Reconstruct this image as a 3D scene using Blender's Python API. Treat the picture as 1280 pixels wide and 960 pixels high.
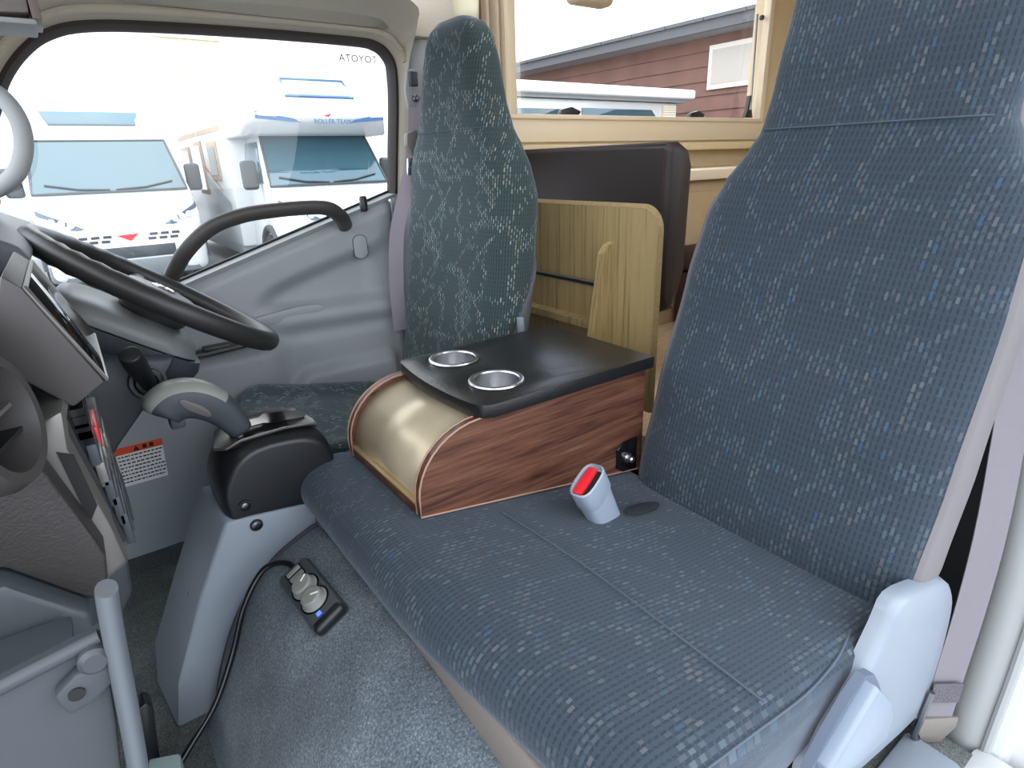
import bpy, bmesh, math, random
from mathutils import Vector, Matrix
from math import sin, cos, pi, radians

random.seed(7)
for o in list(bpy.data.objects):
    bpy.data.objects.remove(o)
scene = bpy.context.scene
COL = scene.collection

# ------------------------------------------------------------------ camera
# world axes: X = towards the rear of the truck, Y = across to the driver's door, Z = up, cab floor at z 0
cam_d = bpy.data.cameras.new('camera')
cam_d.sensor_width = 36.0
cam_d.lens = 740.0 / 1280.0 * 36.0
cam_d.clip_start = 0.01
cam_d.clip_end = 300
cam = bpy.data.objects.new('camera', cam_d)
COL.objects.link(cam)
R_ = Vector((0.80518866, -0.59221535, -0.03085776))
D_ = Vector((-0.23226596, -0.26706091, -0.93527055))
F_ = Vector((0.54564067, 0.76023645, -0.35258588))
m = Matrix.Identity(4)
for i in range(3):
    m[i][0] = R_[i]; m[i][1] = -D_[i]; m[i][2] = -F_[i]
m[0][3], m[1][3], m[2][3] = 0.0, 0.0, 1.0
cam.matrix_world = m
scene.camera = cam

# ------------------------------------------------------------------ sky, sun, exposure
scene.view_settings.view_transform = 'Standard'
scene.view_settings.look = 'None'
scene.view_settings.gamma = 1.0
scene.view_settings.use_curve_mapping = False
scene.view_settings.exposure = 0.55
SKY = 3.0
SUN = 3.0
world = bpy.data.worlds.new('sky')
scene.world = world
world.use_nodes = True
wn = world.node_tree.nodes; wl = world.node_tree.links
wn.clear()
wo = wn.new('ShaderNodeOutputWorld'); wb = wn.new('ShaderNodeBackground')
wt = wn.new('ShaderNodeTexCoord'); wno = wn.new('ShaderNodeTexNoise'); wr = wn.new('ShaderNodeValToRGB')
wmap = wn.new('ShaderNodeMapping'); wmap.inputs['Scale'].default_value = (1, 1, 2.2)
wno.inputs['Scale'].default_value = 2.2; wno.inputs['Detail'].default_value = 6
wr.color_ramp.elements[0].position = 0.36; wr.color_ramp.elements[0].color = (0.64, 0.80, 1.0, 1)
wr.color_ramp.elements[1].position = 0.58; wr.color_ramp.elements[1].color = (1.0, 1.0, 1.0, 1)
wl.new(wt.outputs['Generated'], wmap.inputs['Vector']); wl.new(wmap.outputs['Vector'], wno.inputs['Vector'])
wl.new(wno.outputs['Fac'], wr.inputs['Fac']); wl.new(wr.outputs['Color'], wb.inputs['Color'])
wb.inputs['Strength'].default_value = SKY
wl.new(wb.outputs['Background'], wo.inputs['Surface'])
sun_d = bpy.data.lights.new('sun', 'SUN')
sun_d.energy = SUN; sun_d.angle = radians(6); sun_d.color = (1.0, 0.96, 0.9)
sun = bpy.data.objects.new('sun', sun_d)
COL.objects.link(sun)
sun.location = (4, 0, 9)
sun.rotation_euler = Vector((-0.50, 0.10, -1.0)).to_track_quat('-Z', 'Y').to_euler()

# ------------------------------------------------------------------ materials
def lin(c):
    if isinstance(c, str):
        c = c.lstrip('#'); c = [int(c[i:i+2], 16) / 255 for i in (0, 2, 4)]
    return tuple(((v / 12.92) if v <= 0.04045 else ((v + 0.055) / 1.055) ** 2.4) for v in c) + (1.0,)

MATS = {}
def mat(name, col, rough=0.5, metal=0.0, var=0.0, vscale=40.0, bump=0.0, bscale=300.0, spec=0.5, coat=0.0, emit=None, sheen=0.0):
    if name in MATS: return MATS[name]
    mt = bpy.data.materials.new(name); mt.use_nodes = True
    nt = mt.node_tree; b = nt.nodes['Principled BSDF']
    c = lin(col)
    b.inputs['Base Color'].default_value = c
    b.inputs['Roughness'].default_value = rough
    b.inputs['Metallic'].default_value = metal
    b.inputs['Specular IOR Level'].default_value = spec
    b.inputs['Coat Weight'].default_value = coat
    if sheen: b.inputs['Sheen Weight'].default_value = sheen; b.inputs['Sheen Roughness'].default_value = 0.5
    tc = nt.nodes.new('ShaderNodeTexCoord')
    if var:
        n = nt.nodes.new('ShaderNodeTexNoise'); n.inputs['Scale'].default_value = vscale; n.inputs['Detail'].default_value = 5
        r = nt.nodes.new('ShaderNodeValToRGB')
        r.color_ramp.elements[0].position = 0.3; r.color_ramp.elements[1].position = 0.7
        r.color_ramp.elements[0].color = tuple(max(0, v * (1 - var)) for v in c[:3]) + (1,)
        r.color_ramp.elements[1].color = tuple(min(1, v * (1 + var)) for v in c[:3]) + (1,)
        nt.links.new(tc.outputs['Object'], n.inputs['Vector']); nt.links.new(n.outputs['Fac'], r.inputs['Fac'])
        nt.links.new(r.outputs['Color'], b.inputs['Base Color'])
    if bump:
        n2 = nt.nodes.new('ShaderNodeTexNoise'); n2.inputs['Scale'].default_value = bscale; n2.inputs['Detail'].default_value = 2
        bp = nt.nodes.new('ShaderNodeBump'); bp.inputs['Strength'].default_value = bump; bp.inputs['Distance'].default_value = 0.002
        nt.links.new(tc.outputs['Object'], n2.inputs['Vector']); nt.links.new(n2.outputs['Fac'], bp.inputs['Height'])
        nt.links.new(bp.outputs['Normal'], b.inputs['Normal'])
    if emit:
        b.inputs['Emission Color'].default_value = lin(emit[0]); b.inputs['Emission Strength'].default_value = emit[1]
    MATS[name] = mt
    return mt

class NG:
    """tiny helper for math node graphs"""
    def __init__(s, nt): s.nt = nt
    def m(s, op, a, b=None, c=None, clamp=False):
        n = s.nt.nodes.new('ShaderNodeMath'); n.operation = op; n.use_clamp = clamp
        for i, v in enumerate((a, b, c)):
            if v is None: continue
            if isinstance(v, (int, float)): n.inputs[i].default_value = v
            else: s.nt.links.new(v, n.inputs[i])
        return n.outputs[0]
    def mix(s, f, a, b):
        n = s.nt.nodes.new('ShaderNodeMix'); n.data_type = 'RGBA'
        for idx, v in ((0, f), (6, a), (7, b)):
            if isinstance(v, (int, float)): n.inputs[idx].default_value = v
            elif isinstance(v, tuple): n.inputs[idx].default_value = v
            else: s.nt.links.new(v, n.inputs[idx])
        return n.outputs[2]

def fabric(name, base_a, base_b, dashes, dash_amt=0.9, cw=0.0072, rh=0.0145, thin=0.56):
    """ribbed upholstery with little woven dashes strung along crossing curves (UV in metres)"""
    mt = bpy.data.materials.new(name); mt.use_nodes = True
    nt = mt.node_tree; b = nt.nodes['Principled BSDF']; g = NG(nt)
    uv = nt.nodes.new('ShaderNodeUVMap'); uv.uv_map = 'UVMap'
    sp = nt.nodes.new('ShaderNodeSeparateXYZ'); nt.links.new(uv.outputs['UV'], sp.inputs[0])
    u, v = sp.outputs[0], sp.outputs[1]
    s = g.m('DIVIDE', u, cw); c = g.m('FLOOR', s); fs = g.m('FRACT', s)
    off = g.m('MULTIPLY', g.m('MODULO', c, 2.0), 0.5)
    t = g.m('ADD', g.m('DIVIDE', v, rh), off); r = g.m('FLOOR', t); ft = g.m('FRACT', t)
    cu = g.m('MULTIPLY', c, cw); cv = g.m('MULTIPLY', r, rh)
    def rnd(k):
        cb = nt.nodes.new('ShaderNodeCombineXYZ')
        nt.links.new(c, cb.inputs[0]); nt.links.new(r, cb.inputs[1]); cb.inputs[2].default_value = k
        w = nt.nodes.new('ShaderNodeTexWhiteNoise'); w.noise_dimensions = '3D'
        nt.links.new(cb.outputs[0], w.inputs['Vector']); return w.outputs['Value']
    r1, r2, r3 = rnd(0.3), rnd(5.1), rnd(9.7)
    # crossing wavy lines
    def line(au, av, ph, wob, wf, wd):
        q = g.m('ADD', g.m('MULTIPLY', cu, au), g.m('MULTIPLY', cv, av))
        wv = g.m('MULTIPLY', g.m('SINE', g.m('ADD', g.m('MULTIPLY', cv, wf), g.m('MULTIPLY', cu, wf * 0.7))), wob)
        q = g.m('ADD', g.m('ADD', q, wv), ph)
        return g.m('LESS_THAN', g.m('ABSOLUTE', g.m('SINE', q)), wd)
    l1 = line(26.0, 17.0, 0.4, 1.1, 26.0, 0.30)
    l2 = line(-27.0, 16.0, 1.3, 1.1, 24.0, 0.30)
    l3 = line(4.0, 33.0, 0.2, 1.3, 17.0, 0.26)
    ln = g.m('MAXIMUM', g.m('MAXIMUM', l1, l2), l3)
    pick = g.m('MULTIPLY', ln, g.m('LESS_THAN', r1, 0.80))
    pick = g.m('MAXIMUM', pick, g.m('LESS_THAN', r1, 0.012))
    inu = g.m('MULTIPLY', g.m('GREATER_THAN', fs, 0.5 - thin / 2), g.m('LESS_THAN', fs, 0.5 + thin / 2))
    inv = g.m('MULTIPLY', g.m('GREATER_THAN', ft, 0.12), g.m('LESS_THAN', ft, g.m('ADD', 0.62, g.m('MULTIPLY', r2, 0.35))))
    mask = g.m('MULTIPLY', g.m('MULTIPLY', inu, inv), pick)
    mask = g.m('MULTIPLY', mask, g.m('ADD', 0.25, g.m('MULTIPLY', g.m('MULTIPLY', r3, r3), 0.60)))
    mask = g.m('MULTIPLY', mask, dash_amt)
    # ribs: dark short ticks in staggered columns
    rib = g.m('ABSOLUTE', g.m('SUBTRACT', fs, 0.5))
    ribm = g.m('GREATER_THAN', rib, 0.30)
    t2 = g.m('FRACT', g.m('MULTIPLY', g.m('ADD', t, g.m('MULTIPLY', c, 0.37)), 1.3))
    tick = g.m('MULTIPLY', ribm, g.m('GREATER_THAN', t2, 0.22))
    tc = nt.nodes.new('ShaderNodeTexCoord')
    no = nt.nodes.new('ShaderNodeTexNoise'); no.inputs['Scale'].default_value = 260; no.inputs['Detail'].default_value = 3
    nt.links.new(tc.outputs['Object'], no.inputs['Vector'])
    fac = g.m('ADD', g.m('MULTIPLY', tick, 0.60), g.m('MULTIPLY', g.m('SUBTRACT', no.outputs['Fac'], 0.5), 0.9), clamp=True)
    base = g.mix(fac, lin(base_a), lin(base_b))
    dc = nt.nodes.new('ShaderNodeValToRGB'); dc.color_ramp.interpolation = 'CONSTANT'
    els = dc.color_ramp.elements
    while len(els) < len(dashes): els.new(0.5)
    for i, (p, cc) in enumerate(dashes):
        els[i].position = p; els[i].color = lin(cc)
    nt.links.new(r2, dc.inputs['Fac'])
    colr = g.mix(mask, base, dc.outputs['Color'])
    nt.links.new(colr, b.inputs['Base Color'])
    b.inputs['Roughness'].default_value = 0.92
    b.inputs['Specular IOR Level'].default_value = 0.2
    b.inputs['Sheen Weight'].default_value = 0.25
    b.inputs['Sheen Roughness'].default_value = 0.45
    b.inputs['Sheen Tint'].default_value = (0.75, 0.85, 1, 1)
    bp = nt.nodes.new('ShaderNodeBump'); bp.inputs['Strength'].default_value = 0.3; bp.inputs['Distance'].default_value = 0.002
    hh = g.m('ADD', g.m('SUBTRACT', 1.0, g.m('MULTIPLY', tick, 0.7)), g.m('MULTIPLY', no.outputs['Fac'], 0.5))
    nt.links.new(hh, bp.inputs['Height']); nt.links.new(bp.outputs['Normal'], b.inputs['Normal'])
    MATS[name] = mt
    return mt

def carpet(name, c0, c1, c2):
    mt = bpy.data.materials.new(name); mt.use_nodes = True
    nt = mt.node_tree; b = nt.nodes['Principled BSDF']; g = NG(nt)
    tc = nt.nodes.new('ShaderNodeTexCoord')
    n1 = nt.nodes.new('ShaderNodeTexNoise'); n1.inputs['Scale'].default_value = 330; n1.inputs['Detail'].default_value = 4; n1.inputs['Roughness'].default_value = 0.75
    n2 = nt.nodes.new('ShaderNodeTexNoise'); n2.inputs['Scale'].default_value = 9; n2.inputs['Detail'].default_value = 4
    for n in (n1, n2): nt.links.new(tc.outputs['Object'], n.inputs['Vector'])
    r = nt.nodes.new('ShaderNodeValToRGB')
    e = r.color_ramp.elements
    e[0].position = 0.30; e[0].color = lin(c0); e[1].position = 0.52; e[1].color = lin(c1)
    x = e.new(0.74); x.color = lin(c2)
    f = g.m('ADD', n1.outputs['Fac'], g.m('MULTIPLY', g.m('SUBTRACT', n2.outputs['Fac'], 0.5), 0.45))
    nt.links.new(f, r.inputs['Fac']); nt.links.new(r.outputs['Color'], b.inputs['Base Color'])
    b.inputs['Roughness'].default_value = 1.0; b.inputs['Specular IOR Level'].default_value = 0.1
    b.inputs['Sheen Weight'].default_value = 0.3; b.inputs['Sheen Roughness'].default_value = 0.5
    bp = nt.nodes.new('ShaderNodeBump'); bp.inputs['Strength'].default_value = 0.9; bp.inputs['Distance'].default_value = 0.004
    nt.links.new(n1.outputs['Fac'], bp.inputs['Height']); nt.links.new(bp.outputs['Normal'], b.inputs['Normal'])
    MATS[name] = mt
    return mt

def wood(name, cols, axis_scale, rough=0.35, dist=3.0, wscale=1.0, bump=0.05):
    """grain: stretched noise plus waves; axis_scale squeezes the grain along its running direction"""
    mt = bpy.data.materials.new(name); mt.use_nodes = True
    nt = mt.node_tree; b = nt.nodes['Principled BSDF']; g = NG(nt)
    tc = nt.nodes.new('ShaderNodeTexCoord'); mp = nt.nodes.new('ShaderNodeMapping')
    mp.inputs['Scale'].default_value = axis_scale
    nt.links.new(tc.outputs['Object'], mp.inputs['Vector'])
    n1 = nt.nodes.new('ShaderNodeTexNoise'); n1.inputs['Scale'].default_value = wscale; n1.inputs['Detail'].default_value = 8; n1.inputs['Roughness'].default_value = 0.65; n1.inputs['Distortion'].default_value = dist
    n2 = nt.nodes.new('ShaderNodeTexNoise'); n2.inputs['Scale'].default_value = wscale * 5; n2.inputs['Detail'].default_value = 5
    for n in (n1, n2): nt.links.new(mp.outputs['Vector'], n.inputs['Vector'])
    f = g.m('ADD', g.m('MULTIPLY', n1.outputs['Fac'], 0.65), g.m('MULTIPLY', n2.outputs['Fac'], 0.35))
    r = nt.nodes.new('ShaderNodeValToRGB'); e = r.color_ramp.elements
    while len(e) < len(cols): e.new(0.5)
    for i, (p, c) in enumerate(cols): e[i].position = p; e[i].color = lin(c)
    nt.links.new(f, r.inputs['Fac']); nt.links.new(r.outputs['Color'], b.inputs['Base Color'])
    b.inputs['Roughness'].default_value = rough
    bp = nt.nodes.new('ShaderNodeBump'); bp.inputs['Strength'].default_value = bump; bp.inputs['Distance'].default_value = 0.001
    nt.links.new(f, bp.inputs['Height']); nt.links.new(bp.outputs['Normal'], b.inputs['Normal'])
    MATS[name] = mt
    return mt

def pane(name, tint=(0.97, 0.99, 0.98, 1), refl=0.06, rough=0.0):
    mt = bpy.data.materials.new(name); mt.use_nodes = True
    nt = mt.node_tree; nt.nodes.clear()
    o = nt.nodes.new('ShaderNodeOutputMaterial'); t = nt.nodes.new('ShaderNodeBsdfTransparent'); gl = nt.nodes.new('ShaderNodeBsdfGlossy')
    gl.inputs['Roughness'].default_value = rough; t.inputs['Color'].default_value = tint
    mx = nt.nodes.new('ShaderNodeMixShader'); mx.inputs[0].default_value = refl
    nt.links.new(t.outputs[0], mx.inputs[1]); nt.links.new(gl.outputs[0], mx.inputs[2]); nt.links.new(mx.outputs[0], o.inputs['Surface'])
    MATS[name] = mt
    return mt

# ------------------------------------------------------------------ mesh helpers
class MB:
    def __init__(s): s.v = []; s.f = []; s.uv = {}
    def add(s, verts, faces, uvs=None):
        n = len(s.v); s.v += [tuple(p) for p in verts]
        for i, fc in enumerate(faces):
            s.f.append(tuple(k + n for k in fc))
            if uvs: s.uv[len(s.f) - 1] = uvs[i]
        return s
    def box(s, lo, hi, M=None):
        (a, b, c), (d, e, f) = lo, hi
        vs = [Vector(p) for p in ((a,b,c),(d,b,c),(d,e,c),(a,e,c),(a,b,f),(d,b,f),(d,e,f),(a,e,f))]
        if M: vs = [M @ p for p in vs]
        return s.add(vs, [(0,3,2,1),(4,5,6,7),(0,1,5,4),(1,2,6,5),(2,3,7,6),(3,0,4,7)])
    def prism(s, pts, vec):
        """closed planar outline extruded by vec"""
        n = len(pts); vec = Vector(vec)
        a = [Vector(p) for p in pts]; b = [p + vec for p in a]
        return s.add(a + b, [tuple(range(n))[::-1], tuple(range(n, 2*n))] + [(i, (i+1) % n, n + (i+1) % n, n + i) for i in range(n)])
    def loft(s, loops, closed=True, cap=True, uvs=False, ring=False):
        n = len(loops[0]); k = len(loops); vs = [p for L in loops for p in L]; fs = []; us = []
        if uvs:
            U = []
            for L in loops:
                d = [0.0]
                for i in range(1, n + (1 if closed else 0)): d.append(d[-1] + (Vector(L[i % n]) - Vector(L[i-1])).length)
                mid = d[-1] / 2; U.append([x - mid for x in d])
            V = [0.0]
            for j in range(1, k):
                ca = sum((Vector(p) for p in loops[j]), Vector()) / n; cb = sum((Vector(p) for p in loops[j-1]), Vector()) / n
                V.append(V[-1] + (ca - cb).length)
        for j in range(k if ring else k - 1):
            j2 = (j + 1) % k
            for i in range(n if closed else n - 1):
                i2 = (i + 1) % n
                fs.append((j*n + i, j*n + i2, j2*n + i2, j2*n + i))
                if uvs: us.append(((U[j][i], V[j]), (U[j][i+1], V[j]), (U[j2][i+1], V[j2]), (U[j2][i], V[j2])))
        if cap and closed and not ring:
            fs.append(tuple(range(n))[::-1]); fs.append(tuple(range((k-1)*n, k*n)))
            if uvs: us.append([(0, 0)] * n); us.append([(0, 0)] * n)
        return s.add(vs, fs, us if uvs else None)
    def tube(s, pts, r, n=10, closed=False, ry=None, up=(0,0,1), cap=True):
        pts = [Vector(p) for p in pts]; k = len(pts); loops = []
        up = Vector(up); prev = None
        for i, p in enumerate(pts):
            if closed: t = pts[(i+1) % k] - pts[i-1]
            else: t = pts[min(i+1, k-1)] - pts[max(i-1, 0)]
            t.normalize()
            a = (prev if prev is not None else up)
            a = a - t * a.dot(t)
            if a.length < 1e-4: a = Vector((1, 0, 0)) - t * t.x
            if a.length < 1e-4: a = Vector((0, 1, 0)) - t * t.y
            a.normalize(); b = t.cross(a); prev = a
            rr = r[i] if isinstance(r, (list, tuple)) else r
            r2 = rr if ry is None else (ry[i] if isinstance(ry, (list, tuple)) else ry)
            loops.append([p + a * (r2 * sin(2*pi*q/n)) + b * (rr * cos(2*pi*q/n)) for q in range(n)])
        return s.loft(loops, cap=cap and not closed, ring=closed)
    def lathe(s, prof, M, n=24, cap=True):
        """prof = [(radius, height)], axis local z"""
        loops = [[M @ Vector((r*cos(2*pi*q/n), r*sin(2*pi*q/n), h)) for q in range(n)] for r, h in prof]
        return s.loft(loops, cap=cap)
    def grid(s, fn, nu, nv, uv=None):
        vs = []; fs = []; us = []
        for j in range(nv + 1):
            for i in range(nu + 1): vs.append(fn(i / nu, j / nv))
        w = nu + 1
        for j in range(nv):
            for i in range(nu):
                fs.append((j*w+i, j*w+i+1, (j+1)*w+i+1, (j+1)*w+i))
        return s.add(vs, fs)

def world_loc(o):
    v = Vector((0, 0, 0))
    while o: v = v + o.location; o = o.parent
    return v

def obj(name, mb, material, parent=None, bevel=0.0, seg=2, smooth=True, ang=40, subsurf=0, solid=0.0, bang=30):
    me = bpy.data.meshes.new(name)
    me.from_pydata([tuple(p) for p in mb.v], [], mb.f)
    if mb.uv:
        ul = me.uv_layers.new(name='UVMap')
        for p in me.polygons:
            if p.index in mb.uv:
                for k, li in enumerate(p.loop_indices): ul.data[li].uv = mb.uv[p.index][k]
    bm = bmesh.new(); bm.from_mesh(me)
    if not mb.uv: bmesh.ops.remove_doubles(bm, verts=bm.verts, dist=1e-5)
    bmesh.ops.recalc_face_normals(bm, faces=bm.faces)
    if bevel:
        ed = [e for e in bm.edges if len(e.link_faces) == 2 and e.calc_face_angle(0) > radians(bang)]
        if ed: bmesh.ops.bevel(bm, geom=ed, offset=bevel, segments=seg, profile=0.5, affect='EDGES', clamp_overlap=True)
    bm.to_mesh(me); bm.free()
    if parent is not None: org = world_loc(parent)
    else:
        xs = [v.co for v in me.vertices]
        lo = [min(c[i] for c in xs) for i in range(3)]; hi = [max(c[i] for c in xs) for i in range(3)]
        org = Vector(((lo[0]+hi[0])/2, (lo[1]+hi[1])/2, lo[2]))
    me.transform(Matrix.Translation(-org))
    if isinstance(material, str): material = MATS[material]
    me.materials.append(material)
    if smooth:
        me.polygons.foreach_set('use_smooth', [True] * len(me.polygons))
        me.set_sharp_from_angle(angle=radians(ang))
    o = bpy.data.objects.new(name, me); COL.objects.link(o)
    if parent is not None: o.parent = parent
    else: o.location = org
    if solid:
        md = o.modifiers.new('thickness', 'SOLIDIFY'); md.thickness = solid; md.offset = 0
    if subsurf:
        md = o.modifiers.new('smooth', 'SUBSURF'); md.levels = subsurf; md.render_levels = subsurf
    return o

def tag(o, label=None, cat=None, group=None, kind=None):
    if label: o['label'] = label
    if cat: o['category'] = cat
    if group: o['group'] = group
    if kind: o['kind'] = kind
    return o

def thing(name, loc, label, cat, group=None, kind=None):
    o = bpy.data.objects.new(name, None); o.empty_display_size = 0.05; o.location = loc
    COL.objects.link(o)
    return tag(o, label, cat, group, kind)

def child_copy(o, parent, offset=(0, 0, 0)):
    c = o.copy(); COL.objects.link(c); c.parent = parent; c.location = Vector(offset); return c

def frame(origin, zdir, xhint=(1, 0, 0)):
    z = Vector(zdir).normalized(); x = Vector(xhint); x = x - z * x.dot(z); x.normalize(); y = z.cross(x)
    M = Matrix.Identity(4)
    for i in range(3): M[i][0] = x[i]; M[i][1] = y[i]; M[i][2] = z[i]; M[i][3] = origin[i]
    return M

def sm(a, b, x):
    t = max(0.0, min(1.0, (x - a) / (b - a))); return t * t * (3 - 2 * t)

def catmull(pts, k=6, closed=False):
    P = [Vector(p) for p in pts]; n = len(P); out = []
    rng = range(n if closed else n - 1)
    for i in rng:
        if closed: p0, p1, p2, p3 = P[i-1], P[i], P[(i+1) % n], P[(i+2) % n]
        else: p0, p1, p2, p3 = P[max(i-1, 0)], P[i], P[i+1], P[min(i+2, n-1)]
        for q in range(k):
            t = q / k
            out.append(0.5 * ((2*p1) + (p2-p0)*t + (2*p0-5*p1+4*p2-p3)*t*t + (3*p1-p0-3*p2+p3)*t**3))
    if not closed: out.append(P[-1])
    return out

def interp(tab, x):
    if x <= tab[0][0]: return tab[0][1:]
    for a, b in zip(tab, tab[1:]):
        if x <= b[0]:
            t = (x - a[0]) / (b[0] - a[0]); t = t*t*(3-2*t) * 0.4 + t * 0.6
            return tuple(p + (q - p) * t for p, q in zip(a[1:], b[1:]))
    return tab[-1][1:]

def text_mesh(s, size, M, depth=0.0005, spacing=1.0):
    cu = bpy.data.curves.new('t', 'FONT'); cu.body = s; cu.size = size; cu.align_x = 'CENTER'; cu.align_y = 'CENTER'; cu.extrude = depth; cu.space_character = spacing
    cu.resolution_u = 3
    o = bpy.data.objects.new('t', cu); COL.objects.link(o)
    dg = bpy.context.evaluated_depsgraph_get(); dg.update()
    me = bpy.data.meshes.new_from_object(o.evaluated_get(dg))
    mb = MB(); mb.add([M @ v.co for v in me.vertices], [tuple(p.vertices) for p in me.polygons])
    bpy.data.objects.remove(o); bpy.data.curves.remove(cu); bpy.data.meshes.remove(me)
    return mb

# palette
FAB_P = fabric('navy_fabric', '#36404a', '#212830', [(0, '#727c80'), (0.3, '#607079'), (0.5, '#7b7876'), (0.7, '#66747c'), (0.88, '#3a5f88'), (0.94, '#527488')], dash_amt=0.45)
FAB_D = fabric('windscreen_lit_fabric', '#3d4a4a', '#1e2829', [(0, '#a0a89e'), (0.4, '#8c9a9a'), (0.7, '#a8a395'), (0.92, '#7094aa')], dash_amt=0.9, cw=0.0066, rh=0.0125, thin=0.5)  # same weave as the bench; windscreen light painted in as paler teal
CARP = carpet('blue_grey_carpet', '#343d46', '#65717b', '#a6b1b8')
CARPF = carpet('dark_green_grey_carpet', '#2b302e', '#5e6562', '#98a09b')
WAL = wood('walnut', [(0.30, '#2a1812'), (0.42, '#45291f'), (0.50, '#5a382a'), (0.60, '#6a4737'), (0.72, '#80604f')], (5, 40, 90), rough=0.42, dist=1.2, wscale=0.55)
OAK = wood('striped_oak', [(0.30, '#66563a'), (0.43, '#8d7850'), (0.52, '#ab966a'), (0.62, '#9f8a5f'), (0.75, '#bfa97f')], (30, 110, 1.6), rough=0.5, dist=0.15, wscale=1.0)
FLOORW = wood('pale_floor_wood', [(0.3, '#a58a70'), (0.5, '#c7ab8c'), (0.7, '#dbc3a6')], (4, 40, 40), rough=0.5)
mat('grey_plastic', '#84909d', 0.55, bump=0.08, bscale=900)
mat('door_grey', '#a0a4a8', 0.6, var=0.05, vscale=6, bump=0.1, bscale=900)
mat('dark_grey_plastic', '#3d4147', 0.5, bump=0.1, bscale=900)
mat('dash_dark', '#2c2929', 0.55, bump=0.35, bscale=420)
mat('black_plastic', '#1c1d20', 0.38, bump=0.05, bscale=900)
mat('black_gloss', '#101113', 0.12)
mat('soft_black', '#2a2a2b', 0.40, bump=0.12, bscale=1200)
mat('rubber_black', '#141415', 0.7)
mat('seal_dark', '#2e2724', 0.75)
mat('trim_beige', '#b3ab9c', 0.8, var=0.04, vscale=200, bump=0.12, bscale=700)
mat('pillar_grey', '#9b9e9f', 0.65, bump=0.08, bscale=800)
mat('vinyl_grey', '#77716c', 0.6, bump=0.2, bscale=700)
mat('shell_grey', '#6d6a6c', 0.8, bump=0.2, bscale=800)
mat('light_blue_plastic', '#7f8893', 0.38, bump=0.03, bscale=900)
mat('glove_grey', '#3c4146', 0.5, bump=0.05, bscale=900)
mat('console_grey', '#868e97', 0.5, bump=0.08, bscale=900)
mat('chrome', '#d8d8da', 0.15, metal=1.0)
mat('brushed_steel', '#c9c9cb', 0.28, metal=1.0)
mat('steel_dark', '#808388', 0.35, metal=1.0)
mat('silver_paint', '#767471', 0.36, metal=0.5)
mat('table_black', '#19191a', 0.36, var=0.15, vscale=60, bump=0.25, bscale=160)
mat('champagne', '#b8ab92', 0.36, metal=0.35, var=0.08, vscale=14)
mat('walnut_edge', '#8a5e48', 0.45, var=0.1, vscale=80)
mat('pale_edge', '#9c7a66', 0.5)
mat('oak_edge', '#8c774e', 0.55, var=0.15, vscale=120)
mat('red_plastic', '#d8232c', 0.35)
mat('leather_black', '#241d1e', 0.55, bump=0.15, bscale=260)
mat('leather_brown', '#3a2422', 0.55, bump=0.15, bscale=260)
mat('cream_wall', '#cdb995', 0.6, var=0.03, vscale=20)
mat('cream_frame', '#d9cab0', 0.5)
mat('cream_cloth', '#d8d2b8', 0.9, bump=0.15, bscale=900)
mat('curtain_beige', '#b6a48c', 0.9, bump=0.15, bscale=900)
mat('webbing', '#77737a', 0.8, bump=0.4, bscale=1500)
mat('webbing_grey', '#8b8c90', 0.8, bump=0.4, bscale=1500)
mat('cable_black', '#15161a', 0.28)
mat('remote_grey', '#474a4d', 0.5)
mat('knob_grey', '#8c8c86', 0.5)
mat('blue_led', '#3355ff', 0.4, emit=('#4466ff', 1.5))
mat('white_print', '#f2f2f2', 0.6)
mat('orange_print', '#e2521f', 0.6)
mat('ink_black', '#191919', 0.7)
mat('mint_plastic', '#a9c0bf', 0.5)
mat('body_white', '#c9ccce', 0.25, coat=0.6)
mat('outer_white', '#e6e8ea', 0.3)
mat('van_glass', '#2c4f5c', 0.03, spec=1.0)
mat('van_trim', '#3b3f43', 0.6)
mat('van_grey', '#8f979b', 0.5)
mat('van_beige', '#a88f78', 0.6)
mat('headlight', '#41566a', 0.1, spec=1.0)
mat('red_mark', '#b02a30', 0.5)
mat('blue_mark', '#3a5c86', 0.5)
mat('tyre', '#26282a', 0.85)
mat('hub_metal', '#9a9fa3', 0.35, metal=0.8)
mat('asphalt', '#77777a', 0.95, var=0.2, vscale=30)
mat('siding_brown', '#6e5049', 0.8, var=0.18, vscale=3)
mat('roof_grey', '#55585e', 0.8)
mat('house_white', '#d9d4cc', 0.7)
mat('screen_black', '#0b0d12', 0.06)
mat('lit_dash_top', '#8d8c8a', 0.6, bump=0.2, bscale=500)
GLASS = pane('cab_glass', refl=0.04)
GLASS2 = pane('acrylic_glass', tint=(0.97, 0.96, 0.95, 1), refl=0.05)
FLOOR = 0.11
# ================================================================== THE CAB SHELL
tag(obj('floor', MB().box((-0.85, 0.10, FLOOR - 0.05), (0.95, 1.66, FLOOR)), CARPF), 'dark grey carpeted cab floor under the dashboard', 'floor', kind='structure')

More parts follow.
